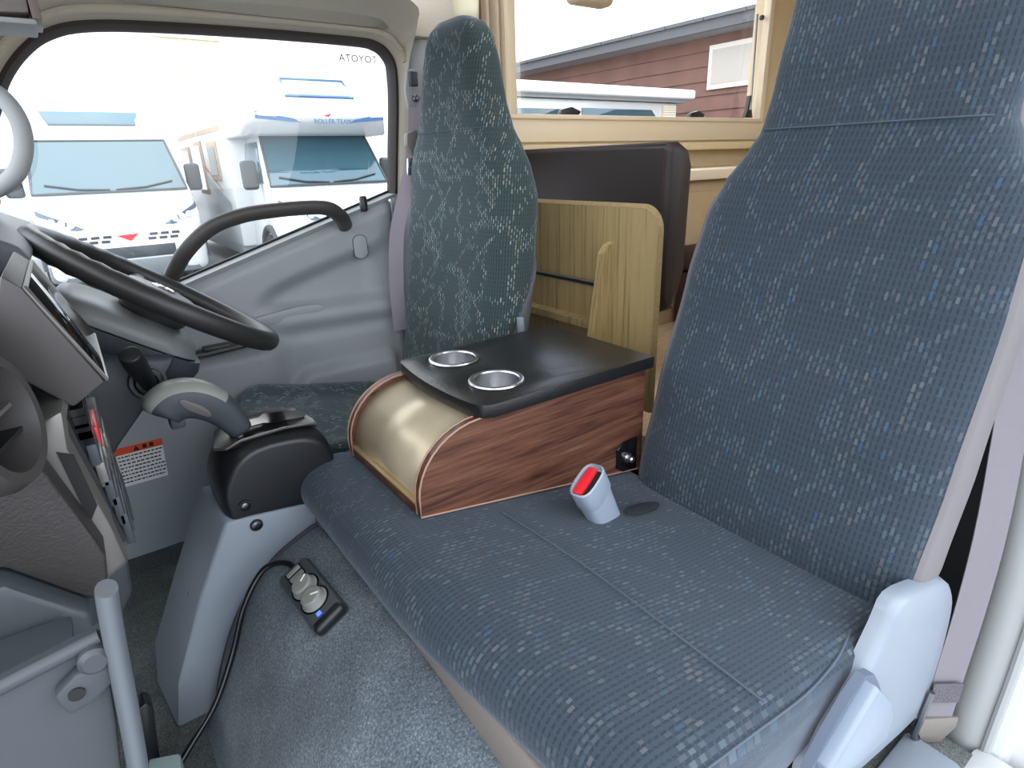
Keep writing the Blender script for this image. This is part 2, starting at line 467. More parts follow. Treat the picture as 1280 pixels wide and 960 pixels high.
# window outline of the driver's door in the XZ plane
WIN = [(-0.30,0.60),(-0.238,0.70),(-0.123,0.99),(-0.054,1.121),(-0.024,1.178),(0.016,1.225),(0.062,1.258),(0.13,1.278),(0.263,1.287),(0.479,1.292),(0.70,1.292),(0.755,1.286),(0.782,1.268),(0.795,1.235),(0.790,1.15),(0.775,1.03),(0.762,0.925)]
wp = [Vector((x, 0, z)) for x, z in WIN]
wp = catmull(wp, 5)
def win_loop(off, yf):
    out = []
    n = len(wp)
    for i, p in enumerate(wp):
        t = wp[min(i+1, n-1)] - wp[max(i-1, 0)]; t.normalize()
        nrm = Vector((-t.z, 0, t.x))
        wt = max(0.0, nrm.z)
        out.append(Vector((min(p.x + nrm.x*off, 0.818), yf(wt, nrm), p.z + nrm.z*off)))
    return out
wr_ = thing('wall_right', (0.3, 1.62, 1.3), 'beige grey cab side trim around the driver window', 'wall', kind='structure')
loops = [win_loop(0.012, lambda w, n: 1.60), win_loop(0.020, lambda w, n: 1.585), win_loop(0.034, lambda w, n: 1.58 - 0.01*w), win_loop(0.04, lambda w, n: 1.572 - 0.02*w),
         win_loop(0.054, lambda w, n: 1.565 - 0.06*w), win_loop(0.085, lambda w, n: 1.562 - 0.11*w)]
obj('side_trim', MB().loft(loops, closed=False, cap=False), 'trim_beige', wr_, ang=60)
# ribbed piping along the header
pip = win_loop(0.027, lambda w, n: 1.574)
a0, a1 = 12, len(pip) - 16
mbp = MB(); pl_ = catmull(pip[a0:a1], 5)
mbp.tube(pl_, [0.0075 + 0.0012 * (i % 2) for i in range(len(pl_))], n=8)
obj('ribbed_piping', mbp, mat('piping', '#b3aa98', 0.8), wr_)
obj('window_seal', MB().loft([win_loop(-0.005, lambda w, n: 1.632), win_loop(-0.004, lambda w, n: 1.612), win_loop(0.004, lambda w, n: 1.598), win_loop(0.014, lambda w, n: 1.600)], closed=False, cap=False), 'seal_dark', wr_, ang=70)
# centre pillar behind the driver's door
mbq = MB()
lo_ = []
for z in (0.11, 0.5, 0.9, 1.2, 1.285, 1.315):
    k = sm(1.2, 1.315, z)
    lo_.append([(0.812, 1.66, z), (0.812, 1.605, z), (0.826 , 1.575 - 0.02*k, z), (0.85, 1.562 - 0.03*k, z), (0.90, 1.562 - 0.03*k, z), (0.93, 1.575, z), (0.945, 1.66, z)])
mbq.loft(lo_)
obj('door_pillar', mbq, 'pillar_grey', wr_, bevel=0.006)
obj('lower_pillar_cover', MB().loft([[(0.775, 1.66, z), (0.775, 1.60, z), (0.80, 1.55, z), (0.93, 1.545, z), (0.95, 1.60, z), (0.95, 1.66, z)] for z in (0.11, 0.5, 0.93, 0.945)]), 'door_grey', wr_, bevel=0.006)

obj('pillar_headlining', MB().box((0.812, 1.515, 1.300), (0.945, 1.66, 1.46)), 'trim_beige', wr_, bevel=0.012)
# driver's door ------------------------------------------------------
obj('outer_pillar_skin', MB().box((0.80, 1.655, 0.0), (1.0, 1.70, 1.45)), 'body_white', wr_)
dr = thing('door_1', (0.3, 1.6, 0.11), 'grey moulded plastic driver door panel with armrest', 'door', kind='structure')
def zsill(x): return 0.915 + (x - 0.758) * 0.309
def ydoor(x, z):
    y = 1.597
    arm = (1 - sm(0.545, 0.585, z)) * (1 - 0.75 * sm(0.33, 0.42, x))
    y -= 0.045 * arm
    # scoop above the armrest, opening towards the rear
    tip = 0.325
    if x > tip:
        w = sm(tip, tip + 0.10, x)
        top = 0.665 + 0.135 * ((x - tip) / 0.43) ** 0.75
        bot = 0.655 - 0.012 * (x - tip) / 0.43
        ins = sm(bot - 0.012, bot + 0.012, z) * (1 - sm(top - 0.03, top + 0.025, z))
        y += 0.036 * w * ins * (1 - 0.8 * sm(0.64, 0.75, x))
        shelf = math.exp(-((z - bot + 0.03) / 0.03) ** 2)
        y -= 0.024 * w * shelf
    # pocket swelling near the bottom
    pk = sm(0.36, 0.39, x) * (1 - sm(0.69, 0.72, x)) * (1 - sm(0.465, 0.49, z + 0.06 * (1 - sm(0.36, 0.45, x)) - 0.0))
    y -= 0.038 * pk
    # rolled edges
    y += 0.05 * sm(0.735, 0.772, x) ** 1.5
    d = zsill(x) - z
    y += 0.020 * (1 - sm(0.0, 0.03, d))
    y += 0.03 * sm(-0.1, -0.4, x)
    return y
def dgrid(u, v):
    x = -0.45 + u * (0.772 + 0.45); z = FLOOR + v * (zsill(x) - FLOOR)
    return (x, ydoor(x, z), z)
obj('door_panel', MB().grid(dgrid, 110, 90), 'door_grey', dr, ang=80)
obj('outer_skin', MB().prism([(-0.55, 1.66, 0.0), (0.81, 1.66, 0.0), (0.81, 1.66, 0.912), (-0.55, 1.66, 0.50)], (0, 0.04, 0)), 'body_white', dr)
obj('window_sill_strip', MB().loft([[(x, 1.61, zsill(x) - 0.004), (x, 1.605, zsill(x) + 0.006), (x, 1.622, zsill(x) + 0.012), (x, 1.64, zsill(x) + 0.004)] for x in (-0.4, -0.1, 0.2, 0.5, 0.77)]), 'pillar_grey', dr)
obj('sill_gasket', MB().loft([[(x, 1.622, zsill(x) + 0.006), (x, 1.622, zsill(x) + 0.018), (x, 1.632, zsill(x) + 0.018), (x, 1.632, zsill(x) + 0.004)] for x in (-0.4, 0.2, 0.765)]), 'rubber_black', dr)
gl = [p for p in win_loop(-0.004, lambda w, n: 1.630)] + [Vector((0.765, 1.63, 0.90)), Vector((-0.30, 1.63, 0.575))]
obj('window_glass', MB().add(gl, [tuple(range(len(gl)))]), GLASS, dr, smooth=False)
gb = catmull([(0.150, 1.605, 0.735), (0.164, 1.56, 0.768), (0.2, 1.515, 0.829), (0.259, 1.50, 0.879), (0.327, 1.497, 0.901), (0.4, 1.497, 0.908), (0.49, 1.497, 0.909), (0.537, 1.50, 0.902), (0.575, 1.53, 0.878), (0.607, 1.59, 0.85)], 6)
obj('grab_bar', MB().tube(gb, 0.0195, n=14, ry=0.0145), mat('grab_grey', '#454140', 0.5, bump=0.15, bscale=900), dr)
obj('lock_knob', MB().lathe([(0.008, 0), (0.0105, 0.004), (0.0105, 0.036), (0.008, 0.041), (0.0, 0.041)], frame((0.672, 1.606, 0.882), (0, 0, 1)), 14), 'black_plastic', dr, bevel=0.001)
# pull-handle recess plate
hp = [(0.41 + 0.055*cos(a) + (0.05 if cos(a) > 0 else -0.03), 1.578, 0.638 + 0.013*sin(a) + (0.006 if cos(a) > 0 else -0.002)) for a in [i*pi/12 for i in range(24)]]
obj('pull_handle', MB().prism(hp, (0, 0.012, 0)), 'door_grey', dr, bevel=0.003)
cp = [(0.645 + 0.020*cos(a), ydoor(0.645, 0.80) - 0.002, 0.79 + 0.016*sin(a) + (0.016 if sin(a) > 0 else -0.016)) for a in [i*pi/12 for i in range(24)]]
obj('oval_cover', MB().prism(cp, (0, 0.006, 0)), 'door_grey', dr, bevel=0.0015)
obj('oval_groove', MB().tube([(0.645 + 0.0205*cos(a), ydoor(0.645, 0.80) - 0.0008, 0.79 + 0.0165*sin(a) + (0.016 if sin(a) > 0 else -0.016)) for a in [i*pi/12 for i in range(24)]], 0.0009, n=5, closed=True), 'seal_dark', dr)
# switch plate on top of the armrest
sw = obj('switch_plate', MB().prism([(0.09, 1.545, 0.572), (0.35, 1.545, 0.586), (0.36, 1.60, 0.588), (0.09, 1.60, 0.572)], (0, 0, 0.008)), 'black_plastic', dr, bevel=0.003)
obj('plate_rim', MB().tube(catmull([(0.09, 1.547, 0.581), (0.35, 1.547, 0.595), (0.362, 1.57, 0.597), (0.35, 1.597, 0.596)], 6), 0.002, n=6), 'silver_paint', sw)
obj('window_switch', MB().box((0.20, 1.555, 0.585), (0.265, 1.582, 0.598)), 'soft_black', sw, bevel=0.004)
obj('lock_switch', MB().box((0.28, 1.555, 0.590), (0.305, 1.58, 0.600)), 'soft_black', sw, bevel=0.003)
obj('red_mark', MB().box((0.282, 1.554, 0.5955), (0.303, 1.557, 0.601)), 'red_plastic', sw)
# lettering on the outside of the glass: it reads mirrored from in here
Mt = Matrix(((-1, 0, 0, 0.715), (0, 0, 1, 1.634), (0, 1, 0, 1.260), (0, 0, 0, 1)))
obj('glass_lettering', text_mesh('TOYOTA', 0.024, Mt, 0.0004, 1.1), 'ink_black', dr, smooth=False)
# caution sticker low on the door
def on_door(x, z, off=0.0): return (x, ydoor(x, z) - 0.0015 - off, z)
def dpatch(x0, x1, z0, z1, off, name, m_, par, sk=0.006, nx=6, nz=4):
    return obj(name, MB().grid(lambda u, v: on_door(x0 + (x1-x0)*u - sk*(1-v), z0 + (z1-z0)*v, off), nx, nz), m_, par)
st = thing('caution_sticker', (0.01, 1.55, 0.30), 'white caution sticker with orange heading on lower driver door panel', 'sticker')
dpatch(-0.032, 0.068, 0.302, 0.402, 0.0, 'sticker_sheet', 'white_print', st)
dpatch(-0.031, 0.068, 0.384, 0.402, 0.0006, 'orange_heading', 'orange_print', st, sk=0.001)
obj('warning_triangle', MB().prism([on_door(0.006, 0.3865, 0.001), on_door(0.020, 0.3865, 0.001), on_door(0.013, 0.3995, 0.001)], (0, -0.0002, 0)), 'ink_black', st)
for xx in (0.026, 0.040):
    obj('heading_glyph', MB().box((xx, ydoor(xx, 0.39) - 0.0032, 0.388), (xx + 0.009, ydoor(xx, 0.39) - 0.0026, 0.398)), 'ink_black', st)
mbl = MB()
rr = random.Random(3)
for row in range(8):
    z = 0.376 - row * 0.0093; x = -0.027 - 0.0004 * row
    while x < 0.058:
        w = rr.uniform(0.003, 0.008)
        mbl.add([on_door(x, z, 0.001), on_door(x + w, z, 0.001), on_door(x + w, z + 0.0032, 0.001), on_door(x, z + 0.0032, 0.001)], [(0, 1, 2, 3)])
        x += w + rr.uniform(0.0012, 0.003)
tag(obj('small_print', mbl, 'ink_black', st), kind='stuff')

# headliner
def cgrid(u, v):
    x = -0.34 + u * 1.11; y = 0.06 + v * 1.50
    z = 1.325 + 0.14 * sin(pi * (y - 0.06) / 1.50) ** 0.6
    return (x, y, z)
tag(obj('ceiling', MB().grid(cgrid, 24, 24), 'trim_beige', solid=0.01, ang=80), 'beige fabric cab headliner above the door window', 'ceiling', kind='structure')

# passenger side door pillar with white painted jamb
wl_ = thing('wall_left', (1.0, 0.12, 0.0), 'grey cab pillar and white door jamb beside passenger seat', 'wall', kind='structure')
pth = [(1.04, 0.315, 1.36), (1.035, 0.27, 1.15), (1.03, 0.215, 0.9), (1.025, 0.168, 0.60), (1.02, 0.150, 0.42), (1.01, 0.146, 0.28), (1.00, 0.146, 0.16), (0.995, 0.146, 0.05)]
pth = catmull(pth, 5)
def jl(p, pts): return [(p.x + a, p.y + b, p.z) for a, b in pts]
obj('pillar_trim', MB().loft([jl(p, [(-0.02, -0.03), (-0.03, -0.012), (-0.028, 0.008), (-0.012, 0.028), (0.03, 0.04), (0.14, 0.045), (0.14, -0.03)]) for p in pth]), 'pillar_grey', wl_, ang=60)
obj('door_jamb', MB().loft([jl(p, [(0.0, -0.030), (-0.02, -0.032), (-0.02, -0.05), (0.0, -0.06), (0.0, -0.16), (0.14, -0.16), (0.14, -0.030)]) for p in pth]), 'body_white', wl_, ang=50)
obj('door_weatherstrip', MB().tube([(p.x - 0.024, p.y - 0.033, p.z) for p in pth], 0.007, n=8), 'pillar_grey', wl_)
obj('side_sill', MB().box((-0.8, -0.02, 0.0), (0.98, 0.13, FLOOR + 0.005)), 'body_white', wl_, bevel=0.02)
obj('sill_plate', MB().box((0.4, 0.12, FLOOR), (0.90, 0.20, FLOOR + 0.02)), 'light_blue_plastic', wl_, bevel=0.012)

# front bulkhead under the windscreen
tag(obj('wall_front', MB().box((-0.90, 0.05, 0.05), (-0.80, 1.66, 0.80)), 'dark_grey_plastic'), 'dark grey front bulkhead behind the dashboard', 'wall', kind='structure')

# ================================================================== ENGINE COVER CARPET, SHIFT TOWER
mb = MB(); loops = []
prof = [(-0.005, FLOOR), (0.005, 0.13), (0.028, 0.20), (0.058, 0.27), (0.098, 0.33), (0.15, 0.377), (0.20, 0.402), (0.238, 0.412), (0.262, 0.395), (0.285, 0.335), (0.80, 0.335), (0.80, FLOOR)]
pr = catmull([(x, 0, z) for x, z in prof[:9]], 4) + [Vector((x, 0, z)) for x, z in prof[9:]]
for i in range(19):
    y = 0.225 + i * 0.040
    k = 1 - sm(0.25, 0.65, y)
    e = sm(0.905, 0.945, y)
    loops.append([(p.x + 0.02 * k * (p.x < 0.27) + 0.010 * e * (p.x < 0.27), y, max(FLOOR, p.z - 0.055 * k * sm(0.1, 0.4, p.z) - 0.012 * e)) for p in pr])
mb.loft(loops)
ec = thing('engine_cover', (0.3, 0.5, FLOOR), 'blue grey carpeted engine cover below the bench seat', 'engine cover')
obj('carpet_cover', mb, CARP, ec, ang=60)
obj('carpet_piping', MB().tube([(p.x + 0.012, 0.944, p.z - 0.008) for p in pr[:34]], 0.004, n=6), mat('piping_mauve', '#4a4650', 0.9), ec)

tw = thing('shift_console', (0.12, 1.02, FLOOR), 'grey and black gear shift console with silver gate beside engine cover', 'gear console')
obj('tower_panel', MB().loft([
    [(-0.045, 0.95, FLOOR), (-0.005, 0.95, FLOOR), (0.30, 0.95, FLOOR), (0.30, 1.085, FLOOR), (-0.06, 1.085, FLOOR)],
    [(-0.026, 0.95, 0.20), (0.02, 0.95, 0.20), (0.30, 0.95, 0.20), (0.30, 1.085, 0.20), (-0.045, 1.085, 0.20)],
    [(0.035, 0.95, 0.34), (0.08, 0.95, 0.34), (0.30, 0.95, 0.34), (0.30, 1.085, 0.34), (0.020, 1.085, 0.34)],
    [(0.098, 0.95, 0.462), (0.135, 0.948, 0.459), (0.30, 0.95, 0.438), (0.30, 1.085, 0.44), (0.086, 1.085, 0.475)]]), 'console_grey', tw, bevel=0.006)
hp_ = [(0.102, 0.455), (0.098, 0.50), (0.106, 0.535), (0.128, 0.565), (0.165, 0.582), (0.22, 0.582), (0.262, 0.572), (0.288, 0.548), (0.298, 0.50), (0.297, 0.435)]
hp_ = [(p.x, p.z) for p in catmull([(x, 0, z) for x, z in hp_], 3)]
lps = []
for y, s in ((0.953, 0.0), (0.957, 0.006), (0.972, 0.012), (0.99, 0.0145), (1.05, 0.0145), (1.068, 0.012), (1.082, 0.006), (1.087, 0.0)):
    lps.append([(x + (0.0145 - s) * (0.2 - x) / 0.1 * 0.8, y, z - (0.0145 - s) * sm(0.46, 0.54, z)) for x, z in hp_])
obj('upper_housing', MB().loft(lps), 'black_plastic', tw, bevel=0.003, ang=50)
bz = [(0.125, 0.975, 0.574), (0.15, 0.971, 0.586), (0.22, 0.971, 0.588), (0.262, 0.976, 0.580), (0.282, 0.995, 0.566), (0.284, 1.02, 0.564), (0.282, 1.045, 0.566), (0.262, 1.064, 0.580), (0.22, 1.069, 0.588), (0.15, 1.069, 0.586), (0.125, 1.065, 0.574), (0.112, 1.02, 0.560)]
obj('gate_bezel', MB().prism(bz, (0, 0, 0.004)), 'silver_paint', tw, bevel=0.002)
obj('gate_slot', MB().prism([(0.205, 1.0, 0.5905), (0.262, 1.003, 0.584), (0.27, 1.02, 0.582), (0.262, 1.045, 0.584), (0.205, 1.05, 0.5905), (0.195, 1.035, 0.5915), (0.15, 1.035, 0.5915), (0.15, 1.005, 0.5915), (0.195, 1.005, 0.5915)], (0, 0, 0.0022)), 'black_gloss', tw)
obj('shift_shaft', MB().tube([(0.158, 1.02, 0.56), (0.150, 1.02, 0.60), (0.142, 1.02, 0.62)], 0.013, n=16), 'chrome', tw)
kpath = catmull([(0.160, 1.02, 0.586), (0.146, 1.02, 0.616), (0.126, 1.02, 0.642), (0.100, 1.02, 0.659), (0.074, 1.02, 0.662), (0.056, 1.02, 0.652), (0.050, 1.02, 0.645)], 5)
kloops = []; klight = []
for i, p in enumerate(kpath):
    t = (kpath[min(i + 1, len(kpath) - 1)] - kpath[max(i - 1, 0)]).normalized(); s_ = Vector((0, 1, 0)); u_ = t.cross(s_).normalized()
    if u_.z < 0: u_ = -u_
    e_ = 1.0 if i < 24 else math.sqrt(max(0.03, 1 - ((i - 24) / 6.2) ** 2))
    ra = (0.0205 + 0.0085 * sin(min(1, i / 16) * pi / 2)) * e_; rb = (0.019 + 0.0125 * sin(min(1, i / 18) * pi / 2)) * e_
    def kp(a, o=0.0): return p + s_ * ((ra + o) * math.copysign(abs(cos(a)) ** 0.75, cos(a))) + u_ * ((rb + o) * math.copysign(abs(sin(a)) ** 0.75, sin(a)))
    kloops.append([kp(2 * pi * q / 28) for q in range(28)])
    if i >= 9: klight.append([kp(radians(28 + 124 * q / 14), 0.0012) for q in range(15)])
kn = obj('shift_knob', MB().loft(kloops), 'dark_grey_plastic', tw, ang=80)
obj('knob_highlight', MB().loft(klight, closed=False, cap=False), mat('knob_highlight', '#8b8d88', 0.35), kn, ang=80)  # pale strip along the knob's top: windscreen reflection painted as colour
obj('knob_button', MB().prism([(0.098 + 0.012*cos(a) + (0.008 if cos(a) > 0 else -0.008), 0.9895, 0.652 - 0.010*cos(a) - (0.006 if cos(a) > 0 else -0.006) + 0.009*sin(a)) for a in [i*pi/10 for i in range(20)]], (0, 0.006, 0)), mat('button_grey', '#5c5757', 0.45), kn, bevel=0.002)
obj('release_button', MB().box((0.060, 1.006, 0.618), (0.082, 1.034, 0.638)), 'dark_grey_plastic', kn, bevel=0.005)
for (sx, sz) in ((0.132, 0.480), (0.142, 0.441)):
    M_ = frame((sx, 0.951 if sz > 0.46 else 0.9475, sz), (0, -1, 0))
    sc = obj('screw_cup', MB().lathe([(0.0105, -0.002), (0.0105, 0.002), (0.0075, 0.0022), (0.0065, -0.001)], M_, 20), 'black_plastic', tw)
    obj('screw', MB().lathe([(0.0055, -0.002), (0.0055, 0.001), (0.003, 0.0018), (0.0, 0.002)], M_, 14), 'steel_dark', sc)
obj('side_slot', MB().tube([(0.018, 1.0, 0.30), (0.030, 1.0, 0.328)], 0.006, n=8), 'rubber_black', tw)

# remote control with cable, lying on the carpet
rc = thing('heater_remote', (0.168, 0.76, 0.392), 'small dark remote control with two round knobs lying on carpet', 'remote control')
Mr = frame((0.170, 0.765, 0.402), (-0.46, -0.06, 0.88), (0.05, -1, 0))
def rbox(mb, a, b): return mb.box(a, b, Mr)
obj('remote_body', rbox(MB(), (-0.072, -0.027, -0.012), (0.072, 0.027, 0.012)), 'remote_grey', rc, bevel=0.008, seg=3)
obj('end_cap', rbox(MB(), (0.052, -0.0265, -0.010), (0.0725, 0.0265, 0.0124)), 'black_plastic', rc, bevel=0.008, seg=3)
for kx in (-0.010, 0.024):
    Mk = Mr @ Matrix.Translation((kx, 0, 0.012))
    k_ = obj('dial_knob', MB().lathe([(0.020, -0.004), (0.020, 0.002), (0.0175, 0.004), (0.016, 0.012), (0.013, 0.0145), (0.0, 0.015)], Mk, 26), 'knob_grey', rc, ang=35)
    obj('pointer', MB().box((-0.001, 0.002, 0.0145), (0.001, 0.014, 0.0158), Mk @ Matrix.Rotation(0.5 if kx < 0 else -0.6, 4, 'Z')), 'white_print', k_)
    obj('dial_ring', MB().lathe([(0.0225, -0.002), (0.0225, 0.0012), (0.0195, 0.0012)], Mk, 26), 'black_gloss', rc)
for kx in (-0.056, -0.042):
    s_ = obj('rocker_switch', rbox(MB(), (kx - 0.0045, -0.012, 0.010), (kx + 0.0045, 0.012, 0.0155)), 'knob_grey', rc, bevel=0.002)
    obj('switch_well', rbox(MB(), (kx - 0.006, -0.014, 0.009), (kx + 0.006, 0.014, 0.0128)), 'black_gloss', rc)
obj('indicator_light', rbox(MB(), (0.048, -0.010, 0.012), (0.054, -0.003, 0.0138)), 'blue_led', rc)
cab = catmull([(0.168, 0.838, 0.402), (0.163, 0.86, 0.405), (0.146, 0.88, 0.401), (0.123, 0.887, 0.388), (0.088, 0.874, 0.350), (0.056, 0.862, 0.283), (0.016, 0.84, 0.226), (-0.028, 0.82, 0.192), (-0.052, 0.805, 0.178)], 6)
obj('cable', MB().tube(cab, 0.0048, n=10), 'cable_black', rc)

# ================================================================== SEATS
def sect(z, x, hw, th, yc, n=44, ny=4.2, nd=3.0, bulge=0.012):
    L = []
    for i in range(n):
        a = -pi / 2 + 2 * pi * (i + 0.5) / n + pi       # start at the middle of the back
        ca, sa = cos(a), sin(a)
        yy = hw * math.copysign(abs(ca) ** (2 / ny), ca)
        dd = th / 2 * math.copysign(abs(sa) ** (2 / nd), sa)
        fx = x + th / 2 - dd * -1
        xx = x + th / 2 + dd
        if dd < 0: xx += bulge * (1 - (yy / hw) ** 2) * (hw / 0.24)
        L.append((xx, yc + yy, z))
    return L
def build_backrest(name, tab, yc, root, fab, steps=46, ysh=lambda z: 0.0):
    z0, z1 = tab[0][0], tab[-1][0]; loops = []
    for i in range(steps + 1):
        z = z0 + (z1 - z0) * i / steps
        x, hw, th = interp(tab, z); loops.append(sect(z, x, hw, th, yc + ysh(z)))
    return obj(name, MB().loft(loops, uvs=True), fab, root, ang=80)
def build_shell(name, tab, yc, root, m_, zt, steps=24, front=0.30, taper=None, back=0.0, ysh=lambda z: 0.0):
    """grey covering on the sides and back"""
    z0 = tab[0][0] + 0.02; loops = []
    for i in range(steps + 1):
        z = z0 + (zt - z0) * i / steps
        x, hw, th = interp(tab, z); fr = front if taper is None else taper(i / steps)
        L = []
        q = fr - 0.5; a0 = math.asin(max(-1, min(1, math.copysign(abs(2 * q) ** 1.5, q))))
        ex = (0.010 + back) * (1 - i / steps); nn = 36
        for k in range(nn + 1):
            a = a0 + (pi - 2 * a0) * k / nn
            ca, sa = cos(a), sin(a)
            o_ = -0.003 if k in (0, nn) else 0.0035
            yy = (hw + o_) * math.copysign(abs(ca) ** (2 / 4.2), ca)
            dd = (th / 2 + o_) * math.copysign(abs(sa) ** (2 / 3.0), sa)
            if dd > 0: dd += ex * dd / (th / 2)
            L.append((x + th / 2 + dd, yc + ysh(z) + yy, z))
        loops.append(L)
    return obj(name, MB().loft(loops, closed=False, cap=False), m_, root, ang=60)

BT = [(0.392, 0.765, 0.190, 0.05), (0.402, 0.748, 0.222, 0.085), (0.42, 0.738, 0.233, 0.11), (0.46, 0.741, 0.236, 0.125), (0.6, 0.780, 0.238, 0.13), (0.8, 0.842, 0.236, 0.125), (0.90, 0.873, 0.230, 0.12), (0.955, 0.890, 0.212, 0.115),
      (1.0, 0.904, 0.182, 0.11), (1.035, 0.915, 0.164, 0.105), (1.10, 0.935, 0.163, 0.10), (1.22, 0.970, 0.165, 0.095), (1.265, 0.983, 0.158, 0.085), (1.29, 0.993, 0.140, 0.065), (1.305, 1.005, 0.11, 0.04)]
YB = 0.437
bs = thing('bench_seat', (0.5, 0.5, 0.335), 'large navy patterned fabric passenger bench seat with tall backrest', 'car seat')
build_backrest('backrest', BT, YB, bs, FAB_P, 56)
build_shell('side_panel', BT, YB, bs, 'shell_grey', 0.93, front=0.24, back=0.08)
def seam_pts(tab, z, yc, r=0.94, off=0.001, tilt=0.0):
    x, hw, th = interp(tab, z); s = sect(z, x, hw, th, yc, n=120)
    return [Vector((p[0] - off, p[1], p[2])) for p in s if abs(p[1] - yc) < hw * r and p[0] < x + th * 0.45]
sp_ = seam_pts(BT, 1.034, YB); sp_.sort(key=lambda p: p.y)
obj('headrest_seam', MB().tube(sp_, 0.0011, n=5), mat('seam_thread', '#4b5560', 0.9), bs)
# cushion: XZ profile swept across Y, with soft ends
CP = [(0.262, 0.40), (0.240, 0.425), (0.224, 0.452), (0.226, 0.482), (0.246, 0.503), (0.285, 0.5115), (0.34, 0.505), (0.45, 0.485), (0.60, 0.457), (0.72, 0.436), (0.775, 0.425), (0.80, 0.40), (0.79, 0.35), (0.70, 0.338), (0.45, 0.338), (0.30, 0.345)]
cpl = catmull([(x, 0, z) for x, z in CP], 4, closed=True)
def cushion(ylo, yhi, fab, root, shapefn=None, name='cushion'):
    ys = [ylo, ylo + 0.004, ylo + 0.012, ylo + 0.025] + [ylo + 0.025 + (yhi - ylo - 0.05) * i / 26 for i in range(1, 26)] + [yhi - 0.025, yhi - 0.012, yhi - 0.004, yhi]
    loops = []; cz = 0.42; cx = 0.52
    for y in ys:
        d = min(y - ylo, yhi - y); k = 1 - 0.030 / 0.5 * 0; sh = 0.030 * (1 - math.sqrt(max(0, 1 - (1 - min(1, d / 0.028)) ** 2)))
        L = []
        for p in cpl:
            v = Vector((p.x - cx, 0, p.z - cz)); x = p.x; z = p.z
            x -= math.copysign(min(sh, abs(v.x)), v.x) if abs(v.x) > 0.2 else 0
            z -= math.copysign(min(sh, abs(v.z)), v.z)
            if shapefn: x, z = shapefn(x, y, z)
            L.append((x, y, z))
        loops.append(L)
    mb = MB(); mb.loft(loops, uvs=False)
    # uv: u across (Y), v along the profile
    arc = [0.0]
    n = len(cpl)
    for i in range(n): arc.append(arc[-1] + (cpl[(i+1) % n] - cpl[i]).length)
    fi = 0
    for j in range(len(ys) - 1):
        for i in range(n):
            mb.uv[fi] = ((ys[j], arc[i]), (ys[j], arc[i+1]), (ys[j+1], arc[i+1]), (ys[j+1], arc[i])); fi += 1
    return obj(name, mb, fab, root, ang=80)
def bench_shape(x, y, z):
    if z > 0.42:
        # shallow seat hollow for the passenger and a gently rising front corner
        h = math.exp(-((y - 0.42) / 0.16) ** 2) * math.exp(-((x - 0.58) / 0.13) ** 2)
        z -= 0.008 * h
    if x < 0.32: x += 0.035 * (1 - sm(0.22, 0.62, y)) * (0.32 - x) / 0.1
    return x, z
cushion(0.204, 1.0, FAB_P, bs, bench_shape)
obj('cushion_seam', MB().tube(catmull([(0.452, 0.215, 0.4865), (0.455, 0.3, 0.4858), (0.46, 0.45, 0.4842), (0.455, 0.56, 0.4855), (0.445, 0.66, 0.4875)], 5), 0.0013, n=5), 'seam_thread', bs)
obj('edge_seam', MB().tube(catmull([(0.34, 0.2065, 0.490), (0.42, 0.2065, 0.475), (0.52, 0.2065, 0.457), (0.60, 0.213, 0.449), (0.66, 0.226, 0.4435), (0.70, 0.235, 0.436)], 5), 0.0016, n=5), 'seam_thread', bs)
obj('vinyl_skirt', MB().loft([[(0.247 + 0.006*k, y, 0.432), (0.238 + 0.012*k, y, 0.418), (0.243 + 0.012*k, y, 0.345), (0.30, y, 0.345), (0.30, y, 0.43)] for y, k in ((0.2, 1), (0.4, 0.8), (0.6, 0.4), (0.8, 0), (0.99, 0))]), 'vinyl_grey', bs, bevel=0.004)
tag(obj('dark_gap_panel', MB().box((1.045, 0.20, FLOOR), (1.06, 0.66, 0.93)), 'rubber_black', None, bevel=0.004), 'tall black panel added for the dark gap behind the passenger backrest', 'panel')  # added black sheet, gives the dark gap between backrest and belt
tag(obj('dark_fill_panel', MB().box((0.84, 0.665, FLOOR), (0.86, 1.04, 0.43)), 'rubber_black', None, bevel=0.004), 'low black panel added to darken the gap behind the walnut console box', 'panel')  # added black sheet, keeps the space behind the console dark
# slot for the buckles
sl = [(0.668 + 0.040*cos(a) * 1.0, 0.568 + 0.013*sin(a), 0.4515 - 0.17*0.04*cos(a)) for a in [i*pi/14 for i in range(28)]]
obj('buckle_slot', MB().prism([(p[0], p[1], p[2] - 0.0035) for p in sl], (0, 0, 0.004)), mat('slot_dark', '#1d222a', 0.9), bs, bevel=0.001)
# plastic recliner cover on the door side
rcv = [(0.692, 0.500), (0.78, 0.475), (0.855, 0.448), (0.906, 0.394), (0.925, 0.314), (0.925, 0.19), (0.88, 0.17), (0.668, 0.225), (0.568, 0.262), (0.535, 0.33), (0.562, 0.385), (0.63, 0.425), (0.668, 0.47)]
rcv = [(p.x, p.z) for p in catmull([(x, 0, z) for x, z in rcv], 3, closed=True)]
def ins(pts, d):
    cx = sum(p[0] for p in pts) / len(pts); cz = sum(p[1] for p in pts) / len(pts)
    return [(cx + (x - cx) * (1 - d), cz + (z - cz) * (1 - d)) for x, z in pts]
obj('recliner_cover', MB().loft([[(x, y, z) for x, z in ins(rcv, d)] for y, d in ((0.212, 0.0), (0.200, 0.0), (0.192, 0.02), (0.187, 0.07), (0.185, 0.3))]), 'light_blue_plastic', bs, ang=60)
lv = [(0.612, 0.437), (0.672, 0.375), (0.692, 0.335), (0.688, 0.300), (0.60, 0.322), (0.531, 0.357), (0.524, 0.378)]
lvr = [(p.x, p.z) for p in catmull([(x, 0, z) for x, z in lv], 3, closed=True)]
